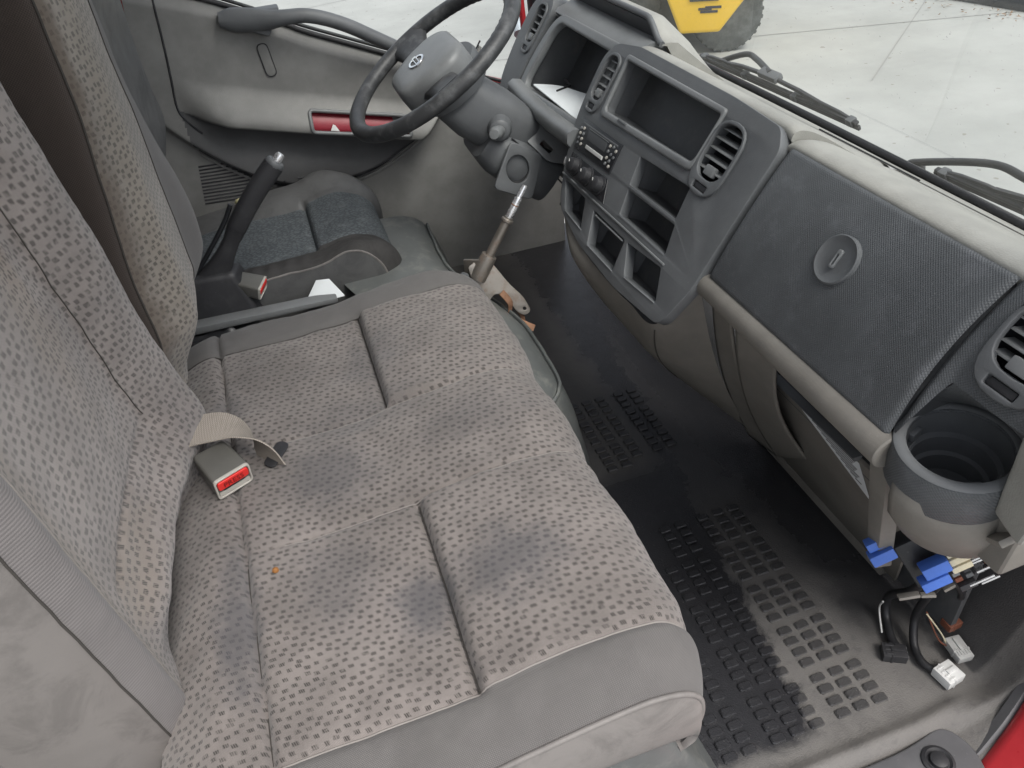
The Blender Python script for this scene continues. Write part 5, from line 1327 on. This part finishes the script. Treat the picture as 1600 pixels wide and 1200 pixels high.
# webbing loop over the buckle, coming out of the slot in the cushion
ribbon('webbing', spline([(-0.280, 0.885, 0.418), (-0.240, 0.885, 0.424), (-0.200, 0.884, 0.425), (-0.172, 0.880, 0.421), (-0.150, 0.871, 0.408), (-0.136, 0.861, 0.388), (-0.130, 0.853, 0.360)], 8),
       [Vector((0.0, 1, 0.0)).lerp(Vector((-0.62, 0.75, 0.1)), i / 48) for i in range(49)], 0.060, 0.0018, 'webbing', b1)
lo2 = plate('belt_slot', fillet([(-0.022, -0.010), (0.026, -0.011), (0.028, 0.009), (-0.018, 0.010)], 0.009), [], (-0.124, 0.856, 0.3690), (0.5, 0.80, 0.05), (-0.8, 0.5, 0.0), -0.001, 0.0012, 'black', cp, 0.0005)
buckle('seat_belt_buckle', (-0.150, 1.372, 0.375), (0.72, -0.30, -0.25), (0.3, -0.3, 0.9), 'small grey belt buckle with red button beside the driver cushion', 0.80, with_text=False)

# small litter
tag(lathe('orange_crumb', [(0.0005, 0), (0.0042, 0.001), (0.0036, 0.004), (0.0005, 0.006)], on_cush(-0.141, 0.655, 0.0), (0.2, 0.1, 1), 'amber', None, 7), 'tiny orange crumb on the near seat cushion', 'crumb')
random.seed(11)
fm = bmesh.new(); bmesh.ops.create_icosphere(fm, subdivisions=2, radius=0.014)
for v in fm.verts: v.co = v.co * (0.75 + 0.5 * random.random()); v.co.z *= 0.7
fme = bpy.data.meshes.new('foam_scrap'); fm.to_mesh(fme); fm.free()
for v in fme.vertices: v.co = v.co + Vector((-0.118, 1.655, 0.412))
tag(fin('foam_scrap', fme, 'foam', None, None), 'crumpled yellow foam scrap at the back of the driver cushion', 'foam scrap')

# ================================================================== FUSE BOX AND LOOSE WIRING
fx = thing('fuse_box', (0.61, 0.43, 0.26), 'open fuse box hanging under the cup holder with blue relays', 'fuse box')
FA = Vector((0.83, -0.20, 0.52)).normalized(); FB = Vector((-0.35, 0.45, 0.82)); FB = (FB - FA * FB.dot(FA)).normalized(); FN = FA.cross(FB)
if FN.y > 0: FN = -FN
def FP(a, b, n): return Vector((0.600, 0.430, 0.285)) + FA * a + FB * b + FN * n
body = obox('housing', FP(0.040, -0.004, -0.018), FA, FB, (0.110, 0.072, 0.030), 'gloss', fx, 0.004)
for (a, b, n, s_) in ((-0.030, 0.056, 0.004, (0.022, 0.012, 0.016)), (-0.030, 0.040, 0.008, (0.030, 0.015, 0.018))):
    obox('relay', FP(a, b, n), FA, FB, s_, 'blue', fx, 0.002)
for (a, b, n, s_) in ((0.014, 0.002, 0.018, (0.032, 0.016, 0.020)), (0.006, -0.013, 0.020, (0.034, 0.013, 0.020))):
    obox('relay', FP(a, b, n), FA, FB, s_, 'blue', fx, 0.002)
for (a, b, n, s_) in ((0.044, 0.014, 0.012, (0.026, 0.016, 0.020)), (0.044, 0.000, 0.014, (0.028, 0.009, 0.020)), (0.040, -0.011, 0.014, (0.024, 0.008, 0.020))):
    obox('connector', FP(a, b, n), FA, FB, s_, 'cream', fx, 0.0015)
obox('connector_clip', FP(0.060, 0.010, 0.018), FA, FB, (0.012, 0.030, 0.014), 'beige', fx, 0.001)
for i in range(5):
    for j in range(3): obox('fuse', FP(0.030 + 0.013 * i, -0.022 - 0.0 * j - 0.009 * j, 0.000), FA, FB, (0.009, 0.006, 0.012), ['black', 'frame', 'brown', 'black', 'dash'][(i * 2 + j) % 5], fx, 0.0008, 1)
for i in range(10):
    c = FP(0.058 + 0.010 * (i % 2) - 0.004 * i * 0.2, 0.036 - 0.0105 * i, 0.004 + 0.004 * (i % 3))
    obox('pin', c, FA, FB, (0.030 - 0.008 * (i % 2), 0.0024, 0.0024), 'steel_clean', fx, 0.0004)
    if i % 2 == 0: obox('fuse_holder', c - FA * 0.016 - FN * 0.004, FA, FB, (0.020, 0.008, 0.010), 'black', fx, 0.001)
for (a, b, c_, d) in ((-0.030, -0.036, 0.05, 0.010), (-0.010, -0.046, 0.035, 0.008), (0.016, -0.046, 0.03, 0.012)):
    obox('broken_lug', FP(a, b, 0.0), FA + FB * random.uniform(-0.6, 0.3), FB, (c_ * 0.5, 0.004, d), 'beige_low', fx, 0.001)
# wires
random.seed(5)
wr = thing('wiring_loom', (0.68, 0.46, 0.0), 'loose black wiring loom hanging from the fuse box onto the floor', 'wiring')
def cable(name, pts, r, mat='tape'): return tube(name, spline(pts, 8), r, mat, wr, 8)
cable('taped_loom', [(0.640, 0.440, 0.235), (0.665, 0.470, 0.15), (0.690, 0.520, 0.060), (0.690, 0.515, 0.020), (0.676, 0.485, 0.012), (0.672, 0.468, 0.012)], 0.0065)
cable('taped_loom', [(0.655, 0.430, 0.225), (0.700, 0.470, 0.12), (0.712, 0.485, 0.045), (0.698, 0.462, 0.014), (0.690, 0.435, 0.010), (0.698, 0.416, 0.010), (0.706, 0.413, 0.012)], 0.0060)
cable('taped_loom', [(0.670, 0.425, 0.225), (0.735, 0.450, 0.13), (0.765, 0.470, 0.06), (0.768, 0.468, 0.03)], 0.0050)
cable('wire', [(0.690, 0.455, 0.10), (0.728, 0.450, 0.040), (0.738, 0.440, 0.018), (0.750, 0.440, 0.014)], 0.0012, 'cream')
cable('wire', [(0.692, 0.458, 0.10), (0.724, 0.446, 0.030), (0.742, 0.436, 0.016), (0.750, 0.437, 0.014)], 0.0012, 'brown')
cable('wire', [(0.745, 0.480, 0.07), (0.752, 0.478, 0.03), (0.764, 0.474, 0.016)], 0.001, 'white')
cable('wire', [(0.655, 0.50, 0.09), (0.668, 0.512, 0.05), (0.662, 0.490, 0.022)], 0.0014, 'white2')
def plug(name, c, ang, size, mat, label, ribs=4, tilt=0.0, pins=False):
    t = thing(name, c, label, 'connector')
    A = Vector((math.cos(ang), math.sin(ang), tilt)).normalized(); B = Vector((-math.sin(ang), math.cos(ang), 0)); Nn = A.cross(B); c = Vector(c)
    bd = obox('shell', c + Nn * size[2] / 2, A, B, size, mat, t, 0.0018)
    obox('collar', c + Nn * size[2] / 2 - A * size[0] * 0.12, A, B, (size[0] * 0.10, size[1] * 1.06, size[2] * 1.08), mat, t, 0.001)
    obox('latch', c + Nn * (size[2] + 0.0012) + A * size[0] * 0.12, A, B, (size[0] * 0.55, size[1] * 0.22, 0.003), mat, t, 0.0008)
    for i in range(ribs):
        b = (-0.5 + (i + 0.5) / ribs) * size[1] * 0.9
        obox('cavity', c + Nn * size[2] * 0.55 + A * size[0] * 0.5 + B * b, A, B, (0.003, size[1] / ribs * 0.5, size[2] * 0.5), 'ink' if not pins else 'white', t, 0.0003, 1)
        obox('rib', c + Nn * (size[2] + 0.0004) - A * size[0] * 0.2 + B * b, A, B, (size[0] * 0.35, size[1] / ribs * 0.35, 0.0016), mat, t, 0.0004, 1)
    return t
plug('wire_connector', (0.708, 0.404, 0.004), math.radians(8), (0.031, 0.030, 0.017), 'white', 'white square wire plug lowest on the floor', 4, 0.0)
plug('wire_connector', (0.746, 0.429, 0.012), math.radians(84), (0.036, 0.024, 0.014), 'white2', 'milky translucent wire plug between the brown plug and white plug', 5, 0.05)
plug('wire_connector', (0.752, 0.457, 0.036), math.radians(2), (0.023, 0.019, 0.014), 'brown', 'small brown wire plug with white pins under the fuse box', 5, 0.05, True)
plug('wire_connector', (0.664, 0.462, 0.0), math.radians(-28), (0.034, 0.024, 0.016), 'black', 'black wire plug on the floor beside the tread blocks', 3, 0.0)

# ================================================================== WIPERS
def wiper(loc, label, y0, y1, z0, z1, pv):
    t = thing('wiper', loc, label, 'wiper', 'windscreen wipers parked at the glass foot')
    A = Vector((0.852, y0, z0)); B = Vector((0.856, y1, z1)); d = (B - A).normalized(); up = Vector((-0.42, 0, 0.9)).normalized(); nrm = d.cross(up)
    bl = obox('blade_rubber', (A + B) / 2 - up * 0.004, d, up, ((B - A).length, 0.008, 0.005), 'rubber', t, 0.001)
    obox('blade_spine', (A + B) / 2 + up * 0.004, d, up, ((B - A).length * 0.985, 0.005, 0.008), 'black', t, 0.0015)
    L = (B - A).length
    Q = lambda k, h: A + d * (L * k) + up * h + Vector((0.010, 0, 0.0)) * (h / 0.03)
    tube('main_bridge', [Q(.22, .010), Q(.32, .016), Q(.5, .020), Q(.68, .016), Q(.80, .010)], 0.0045, 'black', t, 6)
    for (a, b) in ((.04, .34), (.66, .96)):
        br = tube('claw_bridge', [Q(a, .005), Q(a + .06, .009), Q((a + b) / 2, .011), Q(b - .06, .009), Q(b, .005)], 0.0034, 'black', t, 6)
        for e in (a, b): obox('claw', Q(e, 0.002), d, up, (0.014, 0.012, 0.013), 'dash', br, 0.0015)
    obox('centre_clip', Q(.50, .022), d, up, (0.055, 0.012, 0.018), 'dash', t, 0.003)
    P = Vector(pv)
    tube('arm', spline([Q(.5, .026), Q(.5, .026).lerp(P, 0.4) + Vector((0.02, 0, 0.018)), Q(.5, .026).lerp(P, 0.62) + Vector((0.02, 0, 0.026)), P + Vector((0.0, 0, 0.010)), P], 6), 0.0055, 'black', t, 8)
    lathe('pivot', [(0.016, -0.03), (0.016, 0.004), (0.012, 0.010), (0.0001, 0.011)], P, (-0.3, 0, 1), 'black', t, 14)
    return t
wiper((0.855, 1.2, 0.55), 'black wiper lying along the glass in front of the central bins', 1.452, 0.968, 0.598, 0.606, (0.875, 1.43, 0.575))
wiper((0.855, 0.65, 0.55), 'black wiper cut by the right frame edge above the glove box', 0.800, 0.330, 0.597, 0.612, (0.875, 0.86, 0.572))

# ================================================================== YARD
fk_ = thing('forklift', (3.4, 6.6, GZ), 'yellow forklift with dusty dark tyres parked on the concrete', 'forklift')
FX = Vector((0.90, -0.44, 0)).normalized(); FY = Vector((0.44, 0.90, 0)).normalized(); FO = Vector((3.02, 5.72, GZ))
def FK(a, b, c): return FO + FX * a + FY * b + Vector((0, 0, c))
def fkhex(name, lo, hi, b0, b1, z0, z1, mat, bev=0.03):
    p = [FK(lo[0], b0, z0), FK(lo[1], b0, z0), FK(lo[1], b1, z0), FK(lo[0], b1, z0), FK(hi[0], b0, z1), FK(hi[1], b0, z1), FK(hi[1], b1, z1), FK(hi[0], b1, z1)]
    return hexa(name, p, mat, fk_, bev, 3)
cw = fkhex('counterweight', (0.12, 0.42), (-0.11, 0.83), 0.0, 0.75, 0.24, 0.78, 'yellow')
fkhex('hood', (-0.11, 0.83), (-0.11, 0.83), 0.02, 1.30, 0.785, 1.25, 'yellow')
obox('hitch_slot', FK(0.29, -0.004, 0.52), FX, (0, 0, 1), (0.22, 0.10, 0.02), 'black', cw, 0.01)
for (a, z, w_) in ((0.30, 0.415, 0.10), (0.36, 0.425, 0.12), (0.33, 0.395, 0.13)):
    obox('paint_chip', FK(a, -0.002, z), FX, (0, 0, 1), (w_, 0.018, 0.006), 'black', cw, 0.002)
fkhex('chassis', (-0.50, 0.50), (-0.50, 0.50), 0.45, 2.0, 0.14, 0.70, 'kerb')
def wheel(c, r, wd, ax):
    A = Vector(ax).normalized(); prof_ = [(r * 0.55, -wd / 2), (r * 0.86, -wd / 2), (r * 0.97, -wd * 0.42), (r, -wd * 0.25), (r, wd * 0.25), (r * 0.97, wd * 0.42), (r * 0.86, wd / 2), (r * 0.55, wd / 2)]
    wl_ = lathe('wheel', prof_, c, A, 'tyre', fk_, 36)
    lathe('hub', [(r * 0.54, -wd * 0.46), (r * 0.50, -wd * 0.36), (r * 0.22, -wd * 0.36), (r * 0.18, -wd * 0.5), (0.0001, -wd * 0.5)], c, A, 'kerb', wl_, 24)
    for i in range(28):
        q = 2 * math.pi * i / 28; a = A.orthogonal().normalized(); b = A.cross(a); d = a * math.cos(q) + b * math.sin(q)
        obox('tread_lug', Vector(c) + d * (r - 0.010), A, d, (wd * 0.9, 0.022, 0.028), 'tyre', wl_, 0.004, 1)
SA = (-FX * 0.55 + FY * 0.2 - FY).normalized()
wheel(FK(0.50, 0.42, 0.28), 0.28, 0.20, (-0.25, -1, 0))
wheel(FK(-0.34, 0.38, 0.31), 0.31, 0.24, (-0.25, -1, 0))
for a in (-0.08, 0.80):
    for b in (0.1, 1.25): tube('guard_post', [FK(a, b, 1.25), FK(a * 0.9, b, 2.15)], 0.035, 'kerb', fk_, 8)
fkhex('guard_roof', (-0.12, 0.84), (-0.12, 0.84), 0.05, 1.30, 2.15, 2.20, 'kerb')
kb_ = obox('kerb', (6.45, 5.62, GZ + 0.05), (0.20, -0.98, 0), (0, 0, 1), (9.0, 0.12, 0.6), 'kerb', None, 0.02)
tag(kb_, 'dark weathered kerb at the far edge of the concrete', 'kerb')
random.seed(21)
vs = []; fs = []
for i in range(90):
    k = random.random(); px_ = 5.5 + 0.75 * k + random.gauss(0, .12); py_ = 6.75 - 1.9 * k + random.gauss(0, .2)
    r = random.uniform(0.008, 0.025); a = random.uniform(0, 6.28); n = len(vs)
    for j in range(4): vs.append((px_ + r * math.cos(a + j * 1.57) * (1 if j % 2 else .5), py_ + r * math.sin(a + j * 1.57) * (1 if j % 2 else .5), GZ + 0.006 + random.random() * 0.02))
    fs.append((n, n + 1, n + 2, n + 3))
tag(mesh('leaf_litter', vs, fs, 'leaf', None, None), 'dry leaf litter blown along the kerb', 'leaves', None, 'stuff')
